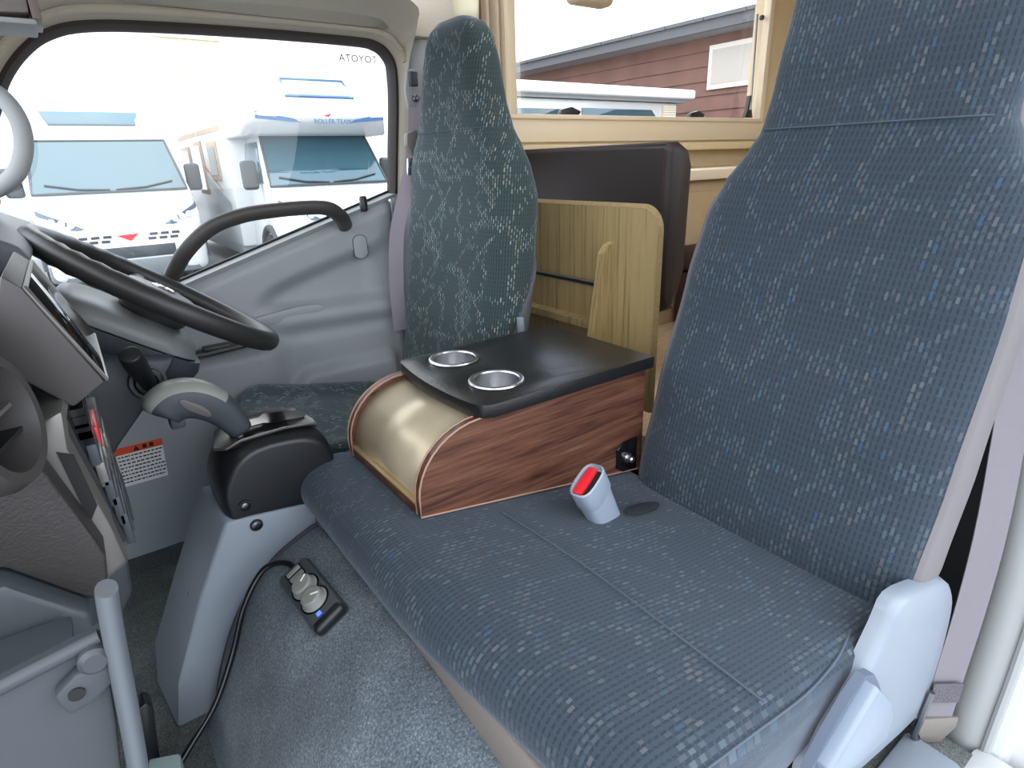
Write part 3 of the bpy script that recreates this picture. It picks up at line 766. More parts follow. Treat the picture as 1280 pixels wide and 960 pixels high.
obj('recliner_lever', MB().loft([[(x, y, z) for x, z in ins(lv, d)] for y, d in ((0.19, -0.0), (0.172, 0.0), (0.168, 0.06))]), mat('lever_plastic', '#7d8898', 0.35), bs, bevel=0.006)
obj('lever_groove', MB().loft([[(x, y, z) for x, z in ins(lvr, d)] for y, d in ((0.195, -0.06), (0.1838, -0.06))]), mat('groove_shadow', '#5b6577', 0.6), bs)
obj('seat_base', MB().box((0.42, 0.222, 0.13), (0.80, 0.94, 0.334)), 'dark_grey_plastic', bs, bevel=0.01)

# driver's seat
DT = [(0.43, 0.70, 0.185, 0.06), (0.445, 0.682, 0.212, 0.10), (0.48, 0.672, 0.226, 0.12), (0.6, 0.688, 0.232, 0.145), (0.8, 0.722, 0.236, 0.15), (0.93, 0.748, 0.232, 0.145), (0.99, 0.752, 0.220, 0.135), (1.03, 0.758, 0.198, 0.125), (1.07, 0.764, 0.170, 0.115), (1.13, 0.770, 0.146, 0.108), (1.20, 0.776, 0.130, 0.10), (1.26, 0.782, 0.110, 0.09), (1.29, 0.79, 0.088, 0.07), (1.302, 0.80, 0.058, 0.045)]
YD = 1.285
ds = thing('bucket_seat', (0.5, YD, FLOOR), 'patterned fabric driver seat, windscreen light painted in as teal, beside the grey door', 'car seat')
build_backrest('backrest', DT, YD, ds, FAB_D, 56, lambda z: 0.036 * sm(0.7, 1.2, z))
build_shell('side_shell', DT, YD, ds, mat('shell_dark', '#565258', 0.8, bump=0.2, bscale=800), 0.82, front=0.3, taper=lambda t: 0.14 + 0.84 * t ** 1.5, ysh=lambda z: 0.036 * sm(0.7, 1.2, z))
def drv_shape(x, y, z):
    x = 0.20 + (x - 0.224) * 0.93
    k = abs((y - YD) / 0.235)
    if z > 0.42: z += 0.012 * sm(0.55, 0.9, k)
    if x < 0.4: x += 0.05 * sm(0.4, 1.0, k) * (0.4 - x) / 0.2
    return x, z - 0.028
cushion(YD - 0.245, YD + 0.245, FAB_D, ds, drv_shape)
obj('seat_base', MB().box((0.27, YD - 0.20, FLOOR), (0.72, YD + 0.20, 0.33)), 'dark_grey_plastic', ds, bevel=0.02)
obj('recline_lever', MB().tube([(0.775, 1.035, 0.60), (0.768, 1.028, 0.65), (0.764, 1.026, 0.675)], 0.0085, n=12, ry=0.006), 'light_blue_plastic', ds, bevel=0.002)
sp2 = seam_pts(DT, 1.07, YD + 0.036 * sm(0.7, 1.2, 1.07), 0.93); sp2.sort(key=lambda p: p.y)
obj('headrest_seam', MB().tube(sp2, 0.001, n=5), 'seam_thread', ds)

# seat belts ---------------------------------------------------------
def ribbon(pts, w, th, wdir):
    mb = MB(); loops = []
    pts = [Vector(p) for p in pts]
    for i, p in enumerate(pts):
        wd = Vector(wdir[i] if isinstance(wdir, list) else wdir).normalized()
        t = (pts[min(i+1, len(pts)-1)] - pts[max(i-1, 0)]).normalized(); nn = t.cross(wd).normalized()
        loops.append([p - wd*w/2 - nn*th/2, p + wd*w/2 - nn*th/2, p + wd*w/2 + nn*th/2, p - wd*w/2 + nn*th/2])
    return mb.loft(loops)
b1 = thing('passenger_seat_belt', (0.945, 0.17, 0.12), 'grey seat belt webbing beside passenger backrest and recliner cover', 'seat belt')
bp = catmull([(1.005, 0.32, 1.28), (0.99, 0.25, 0.95), (0.968, 0.203, 0.712), (0.957, 0.188, 0.60), (0.948, 0.178, 0.48), (0.940, 0.174, 0.36), (0.930, 0.173, 0.24), (0.922, 0.172, 0.165), (0.918, 0.172, 0.135)], 6)
obj('webbing', ribbon(bp, 0.046, 0.0014, (0.80, -0.60, 0.0)), 'webbing', b1)
obj('stitching', ribbon([(0.9215, 0.1695, 0.235), (0.918, 0.1685, 0.20)], 0.044, 0.0018, (0.80, -0.60, 0.0)), mat('stitch', '#57535b', 0.9, var=0.6, vscale=600), b1)
obj('anchor_plate', MB().prism([(0.893, 0.185, 0.165), (0.945, 0.150, 0.165), (0.945, 0.150, 0.145), (0.93, 0.16, 0.115), (0.905, 0.177, 0.115), (0.893, 0.185, 0.145)], (0.003, 0.004, 0)), 'vinyl_grey', b1, bevel=0.001)
obj('anchor_hook', MB().tube(catmull([(0.890, 0.180, 0.23), (0.882, 0.182, 0.18), (0.885, 0.185, 0.14), (0.90, 0.18, 0.118)], 5), 0.005, n=8), 'steel_dark', b1)
b2 = thing('driver_seat_belt', (0.82, 1.53, 0.4), 'mauve grey seat belt hanging on pillar beside driver headrest', 'seat belt')
obj('webbing', ribbon(catmull([(0.846, 1.525, 1.165), (0.838, 1.522, 1.10), (0.826, 1.52, 1.05), (0.812, 1.515, 1.0), (0.785, 1.512, 0.93), (0.752, 1.512, 0.84), (0.74, 1.515, 0.76), (0.74, 1.53, 0.66), (0.745, 1.54, 0.55)], 5), 0.040, 0.0015, (0.9, -0.42, 0.1)), mat('webbing_mauve', '#9a929b', 0.8, bump=0.3, bscale=1500), b2)
obj('upper_anchor', MB().loft([[(0.826, y, 1.225), (0.846, y, 1.232), (0.862, y, 1.21), (0.862, y, 1.15), (0.845, y, 1.135), (0.820, y, 1.148), (0.816, y, 1.18)] for y in (1.535, 1.522)]), 'pillar_grey', b2, bevel=0.004)
obj('anchor_slider', MB().box((0.828, 1.512, 1.188), (0.85, 1.53, 1.222)), 'dark_grey_plastic', b2, bevel=0.003)
obj('anchor_bolt', MB().lathe([(0.009, 0), (0.009, 0.006), (0.005, 0.009), (0, 0.009)], frame((0.842, 1.523, 1.16), (0, -1, 0)), 14), 'steel_dark', b2)
obj('belt_guide', MB().loft([[(0.802, y, 1.075), (0.83, y, 1.085), (0.85, y, 1.06), (0.845, y, 1.025), (0.815, y, 1.02), (0.798, y, 1.045)] for y in (1.528, 1.505)]), 'vinyl_grey', b2, bevel=0.004)
tg = obj('belt_tongue', MB().loft([[(0.795, y, 1.015), (0.825, y, 1.015), (0.818, y, 0.972), (0.79, y, 0.972)] for y in (1.507, 1.502)]), 'chrome', b2, bevel=0.002)
obj('tongue_slot', MB().box((0.801, 1.5005, 0.982), (0.813, 1.503, 1.004)), 'rubber_black', tg)

for o_ in b2.children: o_.location.x -= 0.03
# buckle
bk = thing('seat_belt_buckle', (0.59, 0.585, 0.45), 'grey seat belt buckle with red button standing in bench slot', 'buckle')
Mb = frame((0.598, 0.590, 0.435), (-0.42, 0.02, 0.75), (0.85, -0.2, 0.45))
def bloop(w, d, h, n=20, e=3.2):
    L = []
    for i in range(n):
        a = 2*pi*(i + 0.5)/n; ca, sa = cos(a), sin(a)
        L.append(Mb @ Vector((d * math.copysign(abs(ca)**(2/e), ca), w * math.copysign(abs(sa)**(2/e), sa), h)))
    return L
Mb = frame((0.605, 0.588, 0.440), (-0.44, -0.04, 0.85), (0.92, 0.22, 0.40))
obj('buckle_body', MB().loft([bloop(0.016, 0.027, -0.01), bloop(0.0175, 0.029, 0.045), bloop(0.0185, 0.0305, 0.070)]), mat('buckle_base', '#8d97a6', 0.45), bk, ang=50)
obj('buckle_head', MB().loft([bloop(0.0192, 0.0312, 0.070), bloop(0.0205, 0.0325, 0.073), bloop(0.0205, 0.0325, 0.110), bloop(0.0180, 0.0300, 0.112), bloop(0.0165, 0.0285, 0.104)]), mat('buckle_grey', '#8d97a6', 0.45), bk, ang=50)
obj('red_button', MB().box((-0.0265, -0.004, 0.07), (0.0265, 0.0145, 0.109), Mb), 'red_plastic', bk, bevel=0.0035)
obj('tongue_gap', MB().box((-0.024, -0.014, 0.07), (0.024, -0.004, 0.1048), Mb), 'rubber_black', bk)

# ================================================================== CENTRE CONSOLE BOX
cs = thing('centre_console_box', (0.56, 0.83, 0.46), 'walnut console box with black table top and two cup holders', 'console box')
def zseat(x): return 0.505 - 0.17 * (x - 0.323) + 0.004
side = [(0.80, zseat(0.80)), (0.80, 0.640), (0.435, 0.640)]
side += [(0.435 - 0.112 * sin(a), 0.540 + 0.100 * cos(a)) for a in [i*(pi/2)/9 for i in range(1, 10)]]
side += [(0.323, 0.512)]
for y0, y1 in ((0.690, 0.704), (0.948, 0.962)):
    s_ = obj('side_board', MB().prism([(x, y0, z) for x, z in side], (0, y1 - y0, 0)), WAL, cs, smooth=False, bevel=0.0012, seg=1)
    ed = [(x, 0, z) for x, z in side[1:]]
    for yy in (y0, y1):
        obj('edge_band', MB().tube([(x - 0.0002, yy, z) for x, _, z in ed] + [(0.80, yy, zseat(0.80) + 0.001)], 0.0016, n=6), 'pale_edge', s_)
sh = [(0.44, 0.630)] + [(0.435 - 0.102 * sin(a), 0.540 + 0.090 * cos(a)) for a in [i*(pi/2)/14 for i in range(0, 15)]] + [(0.333, 0.526)]
obj('roll_front', MB().loft([[(x, y, z) for x, z in sh] for y in (0.702, 0.95)], closed=False, cap=False), 'champagne', cs, ang=60, solid=0.004)
obj('bottom_rail', MB().box((0.324, 0.702, 0.508), (0.338, 0.95, 0.526)), WAL, cs, bevel=0.001)
obj('rail_trim', MB().box((0.3225, 0.703, 0.5265), (0.334, 0.949, 0.5295)), mat('gold_trim', '#c9b184', 0.3, metal=0.6), cs)
obj('back_board', MB().box((0.788, 0.704, 0.43), (0.80, 0.948, 0.64)), WAL, cs)
tb = [(0.802, 0.674), (0.802, 0.967), (0.46, 0.967), (0.444, 0.964), (0.436, 0.955), (0.432, 0.935), (0.424, 0.88), (0.420, 0.82), (0.422, 0.75), (0.428, 0.705), (0.436, 0.685), (0.452, 0.676)]
tbc = [(p.x, p.y) for p in catmull([(x, y, 0) for x, y in tb[2:]], 4)]
outl = [tb[0], tb[1]] + tbc
CUPS = [(0.514, 0.760), (0.520, 0.905)]
# table top with real round holes: bmesh triangle fill
bm = bmesh.new()
def ring_edges(pts):
    vs = [bm.verts.new((x, y, 0)) for x, y in pts]
    return [bm.edges.new((vs[i], vs[(i+1) % len(vs)])) for i in range(len(vs))]
ee = ring_edges(outl)
for cx, cy in CUPS: ee += ring_edges([(cx + 0.040*cos(2*pi*i/28), cy + 0.040*sin(2*pi*i/28)) for i in range(28)])
bmesh.ops.triangle_fill(bm, use_beauty=True, edges=ee)
vv = [v.co.copy() for v in bm.verts]; ff = [tuple(v.index for v in f.verts) for f in bm.faces]
bm.verts.index_update(); ff = [tuple(v.index for v in f.verts) for f in bm.faces]
bnd = [(e.verts[0].index, e.verts[1].index) for e in bm.edges if len(e.link_faces) == 1]
bm.free()
nv = len(vv); ztop = 0.662; zb = 0.641
tmb = MB().add([(p.x, p.y, ztop) for p in vv] + [(p.x, p.y, zb) for p in vv], ff + [tuple(i + nv for i in f[::-1]) for f in ff] + [(a, b, b + nv, a + nv) for a, b in bnd])
obj('table_top', tmb, 'table_black', cs, bevel=0.003, seg=2, bang=50)
for cx, cy in CUPS:
    M_ = Matrix.Translation((cx, cy, ztop))
    c_ = obj('cup_holder', MB().lathe([(0.0385, 0.001), (0.0385, -0.055), (0.036, -0.058), (0.0, -0.058)], M_, 40, cap=False), 'brushed_steel', cs, ang=40)
    obj('rim_ring', MB().tube([(cx + 0.0425*cos(2*pi*i/40), cy + 0.0425*sin(2*pi*i/40), ztop + 0.001) for i in range(40)], 0.0045, n=8, closed=True, ry=0.0032), 'brushed_steel', c_)
br = obj('mounting_bracket', MB().prism([(0.728, 0.686, 0.492), (0.745, 0.686, 0.503), (0.782, 0.686, 0.503), (0.782, 0.686, 0.436), (0.745, 0.686, 0.440), (0.728, 0.686, 0.452)], (0, 0.004, 0)), 'black_gloss', cs, bevel=0.002)
obj('bracket_bolt', MB().lathe([(0.0105, 0), (0.0105, 0.006), (0.0065, 0.0065), (0.0065, 0.016), (0.004, 0.018), (0, 0.018)], frame((0.752, 0.686, 0.470), (0, -1, 0)), 10), 'brushed_steel', br)

# ================================================================== WOODEN PARTITION, DINETTE BACK
wp_ = thing('wooden_partition', (1.03, 1.08, 0.45), 'striped oak board with rounded corner standing behind the console box', 'board')
X0 = 1.03
def corner(cy, cz, r, a0, a1, n=8): return [(cy + r*cos(a0 + (a1-a0)*i/n), cz + r*sin(a0 + (a1-a0)*i/n)) for i in range(n + 1)]
po = [(0.876, 0.42), (1.40, 0.42), (1.40, 0.893)] + corner(0.876 + 0.045, 0.893 - 0.045, 0.045, pi/2, pi)
obj('board', MB().prism([(X0, y, z) for y, z in po], (0.018, 0, 0)), OAK, wp_, smooth=False)
obj('board_edge', MB().tube([(X0 + 0.009, y, z) for y, z in [(1.40, 0.8935)] + corner(0.876 + 0.045, 0.893 - 0.045, 0.0455, pi/2, pi) + [(0.8755, 0.42)]], 0.0092, n=4, up=(1, 0, 0)), 'oak_edge', wp_, smooth=False)
bpz = [(X0, 0.42), (X0 - 0.085, 0.42), (X0 - 0.080, 0.50), (X0 - 0.035, 0.79), (X0 - 0.020, 0.808), (X0, 0.814)]
obj('bracket_fin', MB().prism([(x, 1.005, z) for x, z in bpz], (0, 0.018, 0)), OAK, wp_, smooth=False, bevel=0.001)
obj('cross_rod', MB().tube([(X0 - 0.03, 1.02, 0.715), (X0 - 0.03, 1.39, 0.715)], 0.0065, n=12), 'steel_dark', wp_)
obj('lower_shelf', MB().box((X0 - 0.035, 1.023, 0.60), (X0, 1.39, 0.618)), OAK, wp_, smooth=False)

dn = thing('dinette_seat_back', (1.35, 1.35, 0.33), 'black leather dinette backrest standing behind the wooden board', 'backrest')
lp = []
for y, d in ((1.062, 0.030), (1.068, 0.012), (1.085, 0.0), (1.20, 0.0), (1.45, 0.0), (1.70, 0.0), (1.72, 0.012)):
    lean = 0.0
    lp.append([(1.30 + d, y, 0.585 + d), (1.287 + d, y, 0.62 + d), (1.285 + d, y, 0.80), (1.285 + d, y, 1.02 - d * 0.8), (1.30 + d, y, 1.034 - d), (1.335, y, 1.034 - d), (1.375 - d, y, 1.015 - d), (1.388 - d, y, 0.985 - d), (1.385 - d, y, 0.70), (1.365 - d, y, 0.62 + d), (1.34 - d, y, 0.585 + d)])
obj('back_cushion', MB().loft(lp), 'leather_black', dn, ang=60, bevel=0.006)
obj('edge_piping', MB().tube(catmull([(1.290, 1.082, 0.61), (1.283, 1.082, 0.72), (1.283, 1.082, 0.95), (1.284, 1.082, 1.012)], 4), 0.0025, n=6), 'leather_brown', dn)
obj('back_support', MB().box((1.31, 1.2, 0.33), (1.36, 1.60, 0.60)), 'leather_black', dn)
obj('top_seam', MB().tube([(1.289, 1.085, 1.029), (1.289, 1.70, 1.032)], 0.0018, n=6), mat('seam_brown', '#4a3c38', 0.8), dn)
# ================================================================== DASHBOARD
da = thing('dashboard', (-0.3, 0.8, 0.5), 'dark grey truck dashboard with silver trimmed centre stack', 'dashboard')
def strip(prof, ys, fn=None):
    return MB().loft([[((x, y, z) if fn is None else fn(x, y, z)) for x, z in prof] for y in ys])
pp = [(-0.80, 0.80), (-0.55, 0.905), (-0.30, 0.93), (-0.15, 0.93), (-0.095, 0.918), (-0.074, 0.895), (-0.078, 0.86), (-0.078, 0.825), (-0.067, 0.80), (-0.056, 0.755), (-0.044, 0.705), (-0.039, 0.682), (-0.043, 0.657), (-0.058, 0.642), (-0.105, 0.700), (-0.30, 0.76), (-0.80, 0.78)]
obj('passenger_panel', strip(pp, (0.575, 0.585, 0.60, 0.615)), 'dash_dark', da, ang=45, bevel=0.003)
cpf = [(-0.80, 0.80), (-0.55, 0.905), (-0.30, 0.935), (-0.12, 0.93), (-0.085, 0.91), (-0.08, 0.80), (-0.06, 0.55), (-0.10, 0.50), (-0.80, 0.50)]
obj('centre_panel', strip(cpf, (0.615, 0.70, 0.95, 1.02)), 'dark_grey_plastic', da, bevel=0.006)
obj('lit_dash_top', strip([(-0.80, 0.802), (-0.55, 0.908), (-0.30, 0.938), (-0.13, 0.938), (-0.13, 0.93), (-0.80, 0.79)], (0.62, 1.02)), 'lit_dash_top', da)  # lighter grey paints in the windscreen light on the upper face
ip = [(-0.80, 0.80), (-0.50, 0.91), (-0.25, 0.955), (-0.11, 0.945), (-0.055, 0.915), (-0.045, 0.895), (-0.085, 0.88), (-0.105, 0.80), (-0.075, 0.74), (-0.05, 0.70), (-0.06, 0.60), (-0.12, 0.52), (-0.80, 0.50)]
obj('instrument_hood', strip(ip, (1.02, 1.03, 1.3, 1.55, 1.57)), 'dark_grey_plastic', da, bevel=0.006)
obj('instrument_glass', MB().add([(-0.082, 1.06, 0.872), (-0.082, 1.52, 0.872), (-0.098, 1.52, 0.80), (-0.098, 1.06, 0.80)], [(0, 1, 2, 3)]), 'black_gloss', da, solid=0.003)
# round air vent towards the passenger
Mv = frame((-0.085, 0.53, 0.838), (0.94, -0.30, 0.12), (0, 1, 0))
vt = obj('round_vent', MB().lathe([(0.052, -0.03), (0.053, 0.012), (0.048, 0.022), (0.040, 0.022), (0.037, 0.012), (0.036, -0.02)], Mv, 36, cap=False), mat('vent_dark', '#3c3939', 0.5), da, ang=60)
for k in (-0.02, 0.0, 0.02):
    obj('vent_blade', MB().box((-0.033, k - 0.0015, -0.01), (0.033, k + 0.0015, 0.012), Mv), 'silver_paint' if k == 0 else 'black_plastic', vt)
obj('vent_core', MB().lathe([(0.037, -0.02), (0.0, -0.02)], Mv, 24), 'rubber_black', vt)
# centre stack
stk = obj('stack_frame', MB().loft([
    [(-0.038, 0.612, 0.812), (-0.066, 0.612, 0.800), (-0.066, 0.90, 0.80), (-0.030, 0.90, 0.806)],
    [(-0.043, 0.612, 0.775), (-0.072, 0.612, 0.775), (-0.072, 0.90, 0.775), (-0.024, 0.90, 0.76)],
    [(-0.030, 0.612, 0.69), (-0.058, 0.612, 0.69), (-0.058, 0.90, 0.64), (-0.022, 0.90, 0.62)],
    [(-0.026, 0.612, 0.645), (-0.052, 0.612, 0.630), (-0.056, 0.90, 0.565), (-0.026, 0.90, 0.56)]]), 'silver_paint', da, bevel=0.006)
obj('stack_fascia', MB().loft([
    [(-0.040, 0.640, 0.800), (-0.028, 0.885, 0.798), (-0.034, 0.885, 0.80), (-0.046, 0.640, 0.80)],
    [(-0.028, 0.640, 0.69), (-0.0195, 0.885, 0.64), (-0.030, 0.885, 0.64), (-0.04, 0.640, 0.69)],
    [(-0.0235, 0.640, 0.655), (-0.0215, 0.885, 0.575), (-0.03, 0.885, 0.575), (-0.035, 0.640, 0.655)]]), 'black_plastic', stk)
def stack_pt(u, v, off=0.0):
    y = 0.645 + 0.235 * u; zt_ = 0.80; zb_ = 0.66 - 0.083 * u; z = zt_ + (zb_ - zt_) * v
    x = (-0.040 + 0.012*u) * (1 - v) + (-0.0235 + 0.002*u) * v + 0.004
    return Vector((x + off, y, z))
for r_ in range(5):
    for c_ in range(3):
        a, b = stack_pt(0.05 + 0.31*c_, 0.30 + 0.14*r_), stack_pt(0.05 + 0.31*c_ + 0.27, 0.30 + 0.14*r_ + 0.10)
        mm = 'red_plastic' if (r_ == 0 and c_ == 1) else ('silver_paint' if r_ == 1 else 'dark_grey_plastic')
        obj('stack_button', MB().box((min(a.x, b.x) - 0.003, a.y, b.z), (max(a.x, b.x) + 0.002, b.y, a.z)), mm, stk, bevel=0.0015)
for k in range(4):
    a = stack_pt(0.06, 0.04 + 0.055*k); b = stack_pt(0.94, 0.04 + 0.055*k + 0.02)
    obj('vent_slat', MB().box((min(a.x, b.x) - 0.004, a.y, b.z), (max(a.x, b.x) - 0.002, b.y, a.z)), 'black_gloss', stk)
obj('side_pocket', MB().prism([(-0.052, 0.6105, 0.775), (-0.041, 0.6105, 0.768), (-0.036, 0.6105, 0.715), (-0.045, 0.6105, 0.70)], (0, 0.003, 0)), 'rubber_black', stk)
# tilted display
dp = [(-0.053, 0.924), (-0.042, 0.912), (-0.004, 0.817), (-0.033, 0.799), (-0.080, 0.855)]
nv_ = thing('dash_display', (-0.03, 0.75, 0.80), 'tilted dark display unit mounted on top of the centre stack', 'display')
obj('display_housing', strip(dp, (0.65, 0.87)), mat('display_grey', '#454141', 0.5), nv_, bevel=0.003)
obj('screen', MB().add([(-0.0395, 0.660, 0.909), (-0.0395, 0.862, 0.909), (-0.0035, 0.862, 0.820), (-0.0035, 0.660, 0.820)], [(0, 1, 2, 3)]), 'screen_black', nv_, solid=0.003)
obj('screen_bezel', MB().tube([(-0.040, 0.655, 0.911), (-0.040, 0.866, 0.911), (-0.0025, 0.866, 0.8185), (-0.0025, 0.655, 0.8185)], 0.0022, n=6, closed=True), 'silver_paint', nv_)
# pale lower dash and open glove box
obj('lower_dash', strip([(-0.060, 0.642), (-0.064, 0.60), (-0.12, 0.55), (-0.30, 0.50), (-0.80, 0.50), (-0.80, 0.77), (-0.3, 0.755), (-0.105, 0.695)], (0.555, 0.57, 0.60, 0.612)), 'glove_grey', da, bevel=0.006)
obj('knee_panel', strip([(-0.07, 0.655), (-0.09, 0.60), (-0.16, 0.50), (-0.30, 0.45), (-0.80, 0.45), (-0.80, 0.64), (-0.3, 0.66)], (0.475, 0.55)), 'glove_grey', da, bevel=0.006)
obj('under_dash_panel', strip([(-0.03, 0.58), (-0.04, 0.49), (-0.10, 0.40), (-0.30, 0.36), (-0.80, 0.34), (-0.80, 0.56)], (0.80, 1.15)), 'dark_grey_plastic', da, bevel=0.01)
gb_ = thing('glove_box', (-0.2, 0.5, 0.45), 'open grey plastic glove box drawer hanging under the dashboard', 'glove box')
obj('bin_side', MB().prism([(-0.42, 0.440, 0.655), (-0.105, 0.440, 0.692), (-0.045, 0.440, 0.702), (-0.055, 0.440, 0.62), (-0.085, 0.440, 0.42), (-0.42, 0.440, 0.42)], (0, 0.010, 0)), 'glove_grey', gb_, bevel=0.002)
obj('bin_rim', MB().tube([(-0.42, 0.437, 0.652), (-0.105, 0.437, 0.690), (-0.047, 0.437, 0.699)], 0.0055, n=10), 'glove_grey', gb_)
obj('front_flange', MB().tube(catmull([(-0.0345, 0.430, 0.738), (-0.036, 0.430, 0.728), (-0.040, 0.430, 0.69), (-0.0455, 0.430, 0.63), (-0.053, 0.430, 0.56), (-0.07, 0.430, 0.42)], 5), 0.0068, n=14, ry=0.012, up=(0, 1, 0)), mat('flange_grey', '#5a6066', 0.45), gb_, ang=70)
obj('bin_floor', MB().box((-0.42, 0.45, 0.42), (-0.085, 0.62, 0.432)), 'glove_grey', gb_)
cl = obj('stop_clip', MB().prism([(-0.080, 0.428, 0.672), (-0.066, 0.428, 0.682), (-0.046, 0.428, 0.684), (-0.046, 0.428, 0.664), (-0.060, 0.428, 0.655), (-0.076, 0.428, 0.652)], (0, 0.012, 0)), 'glove_grey', gb_, bevel=0.003)
obj('clip_hole', MB().lathe([(0.005, 0), (0.005, 0.002), (0, 0.002)], frame((-0.068, 0.4285, 0.668), (0, -1, 0)), 16), 'rubber_black', cl)
obj('clip_boss', MB().lathe([(0.010, 0), (0.010, 0.010), (0.007, 0.013), (0, 0.013)], frame((-0.053, 0.437, 0.688), (0, -1, 0)), 18), 'glove_grey', cl)

# ------------------------------------------------------------------ steering wheel and column
CW = Vector((0.117, 1.28, 0.79)); e1 = Vector((0.819, 0, -0.573)); e2 = Vector((0, 1, 0)); nw = Vector((0.573, 0, 0.819))
sw_ = thing('steering_wheel', CW - nw * 0.05, 'black steering wheel in front of the driver seat', 'steering wheel')
rim = [CW + e1 * (0.207*cos(2*pi*i/72)) + e2 * (0.207*sin(2*pi*i/72)) for i in range(72)]
lw = MB()
loops = []
for i in range(72):
    a = 2*pi*i/72; rad = e1*cos(a) + e2*sin(a)
    grip = 0.0012 * (sin(i * pi * 0.9) if (18 < i % 72 < 54) else 0)
    loops.append([rim[i] + rad * (0.0172*cos(q*2*pi/14)) + nw * ((0.019 + grip)*sin(q*2*pi/14)) for q in range(14)])
obj('rim', lw.loft(loops, ring=True, cap=False), 'soft_black', sw_, ang=80)
hubl = []
for h, s in ((-0.055, 0.55), (-0.045, 0.80), (-0.02, 0.95), (-0.004, 0.92), (0.004, 0.80), (0.007, 0.5)):
    hubl.append([CW + nw*h + e1*(0.068*s*math.copysign(abs(cos(a))**0.7, cos(a))) + e2*(0.088*s*math.copysign(abs(sin(a))**0.7, sin(a))) for a in [2*pi*i/32 for i in range(32)]])
hb_ = obj('hub_pad', MB().loft(hubl), mat('hub_grey', '#4a4b4c', 0.45), sw_, ang=60)
obj('emblem', MB().tube([CW + nw*0.0075 + e1*0.018*cos(2*pi*i/24) + e2*0.026*sin(2*pi*i/24) for i in range(24)], 0.003, n=6, closed=True), 'chrome', hb_)
obj('emblem', MB().tube([CW + nw*0.0078 + e1*(0.012*cos(2*pi*i/24) - 0.004) + e2*0.010*sin(2*pi*i/24) for i in range(24)], 0.002, n=6, closed=True), 'chrome', hb_)
for s in (-1, 1):
    for dv in (-0.02, 0.06):
        p0 = CW - nw*0.018 + e2*(s*0.07) + e1*(dv*0.5); p1 = CW - nw*0.004 + e2*(s*0.198) + e1*dv
        obj('spoke', MB().tube([p0, p0*0.5 + p1*0.5 - nw*0.004, p1], 0.016, n=10, ry=0.009, up=nw), 'soft_black', sw_)
scol = thing('steering_column', CW - nw * 0.28, 'dark steering column shroud with ignition switch under the wheel', 'steering column')
def col_loop(c, a, b, e=4.0, n=28):
    L = []
    for i in range(n):
        t = 2*pi*i/n; ca, sa = cos(t), sin(t)
        L.append(c + e1*(a*math.copysign(abs(ca)**(2/e), ca)) + e2*(b*math.copysign(abs(sa)**(2/e), sa)))
    return L
def off(p, a, n): return CW + e1*a + nw*n
obj('upper_shroud', MB().loft([col_loop(off(0, -0.030, -0.048), 0.05, 0.07), col_loop(off(0, -0.030, -0.052), 0.095, 0.105), col_loop(off(0, -0.030, -0.062), 0.110, 0.120), col_loop(off(0, -0.028, -0.084), 0.118, 0.125), col_loop(off(0, -0.028, -0.086), 0.116, 0.123)]), mat('shroud_lit_grey', '#7c8082', 0.45, bump=0.1, bscale=900), scol, ang=60)  # paler than the lower shroud: light on its top put into the colour
obj('lower_shroud', MB().loft([col_loop(off(0, -0.022, -0.088), 0.122, 0.124), col_loop(off(0, -0.015, -0.105), 0.120, 0.122), col_loop(off(0, 0.0, -0.13), 0.10, 0.11), col_loop(off(0, 0.01, -0.145), 0.07, 0.08)]), 'dark_grey_plastic', scol, ang=60)
obj('column_cover', MB().loft([
    [(-0.075, 1.14, 0.735), (0.105, 1.14, 0.700), (0.105, 1.42, 0.700), (-0.075, 1.42, 0.735)],
    [(-0.09, 1.13, 0.66), (0.060, 1.13, 0.645), (0.060, 1.43, 0.645), (-0.09, 1.43, 0.66)],
    [(-0.11, 1.13, 0.58), (-0.014, 1.13, 0.565), (-0.014, 1.43, 0.565), (-0.11, 1.43, 0.58)],
    [(-0.13, 1.14, 0.49), (-0.062, 1.14, 0.495), (-0.062, 1.42, 0.495), (-0.13, 1.42, 0.49)]]), 'dark_grey_plastic', scol, bevel=0.012)
ig = obj('ignition_ring', MB().lathe([(0.020, -0.004), (0.020, 0.004), (0.015, 0.005), (0.013, 0.0), (0.0, 0.0)], frame((0.052, 1.128, 0.668), (0.25, -0.95, 0.2)), 24), 'black_plastic', scol)
obj('ignition_bezel', MB().lathe([(0.030, -0.006), (0.029, 0.002), (0.024, 0.003), (0.021, -0.002)], frame((0.052, 1.130, 0.668), (0.25, -0.95, 0.2)), 28, cap=False), 'dark_grey_plastic', scol)
obj('wiper_stalk', MB().tube(catmull([(0.052, 1.125, 0.668), (0.046, 1.10, 0.69), (0.040, 1.08, 0.712), (0.034, 1.062, 0.738)], 4), [0.013, 0.013, 0.0135, 0.014, 0.0145, 0.015, 0.0155, 0.016, 0.0165, 0.017, 0.017, 0.0168, 0.016], n=16), 'black_plastic', scol, bevel=0.002)

# grip on the driver's windscreen pillar
gp = thing('pillar_grip', (-0.05, 1.42, 0.98), 'light grey grab handle on windscreen pillar at left edge', 'grab handle')
obj('grip_loop', MB().tube(catmull([(-0.085, 1.47, 1.165), (-0.060, 1.43, 1.15), (-0.034, 1.41, 1.125), (-0.022, 1.40, 1.09), (-0.026, 1.40, 1.05), (-0.045, 1.40, 1.01), (-0.075, 1.43, 0.985), (-0.10, 1.47, 0.975)], 6), 0.0145, n=14), 'pillar_grey', gp)
obj('grip_foot', MB().box((-0.125, 1.44, 0.95), (-0.085, 1.50, 1.0)), 'pillar_grey', gp, bevel=0.01)
obj('grip_foot', MB().box((-0.115, 1.44, 1.145), (-0.075, 1.50, 1.195)), 'pillar_grey', gp, bevel=0.01)
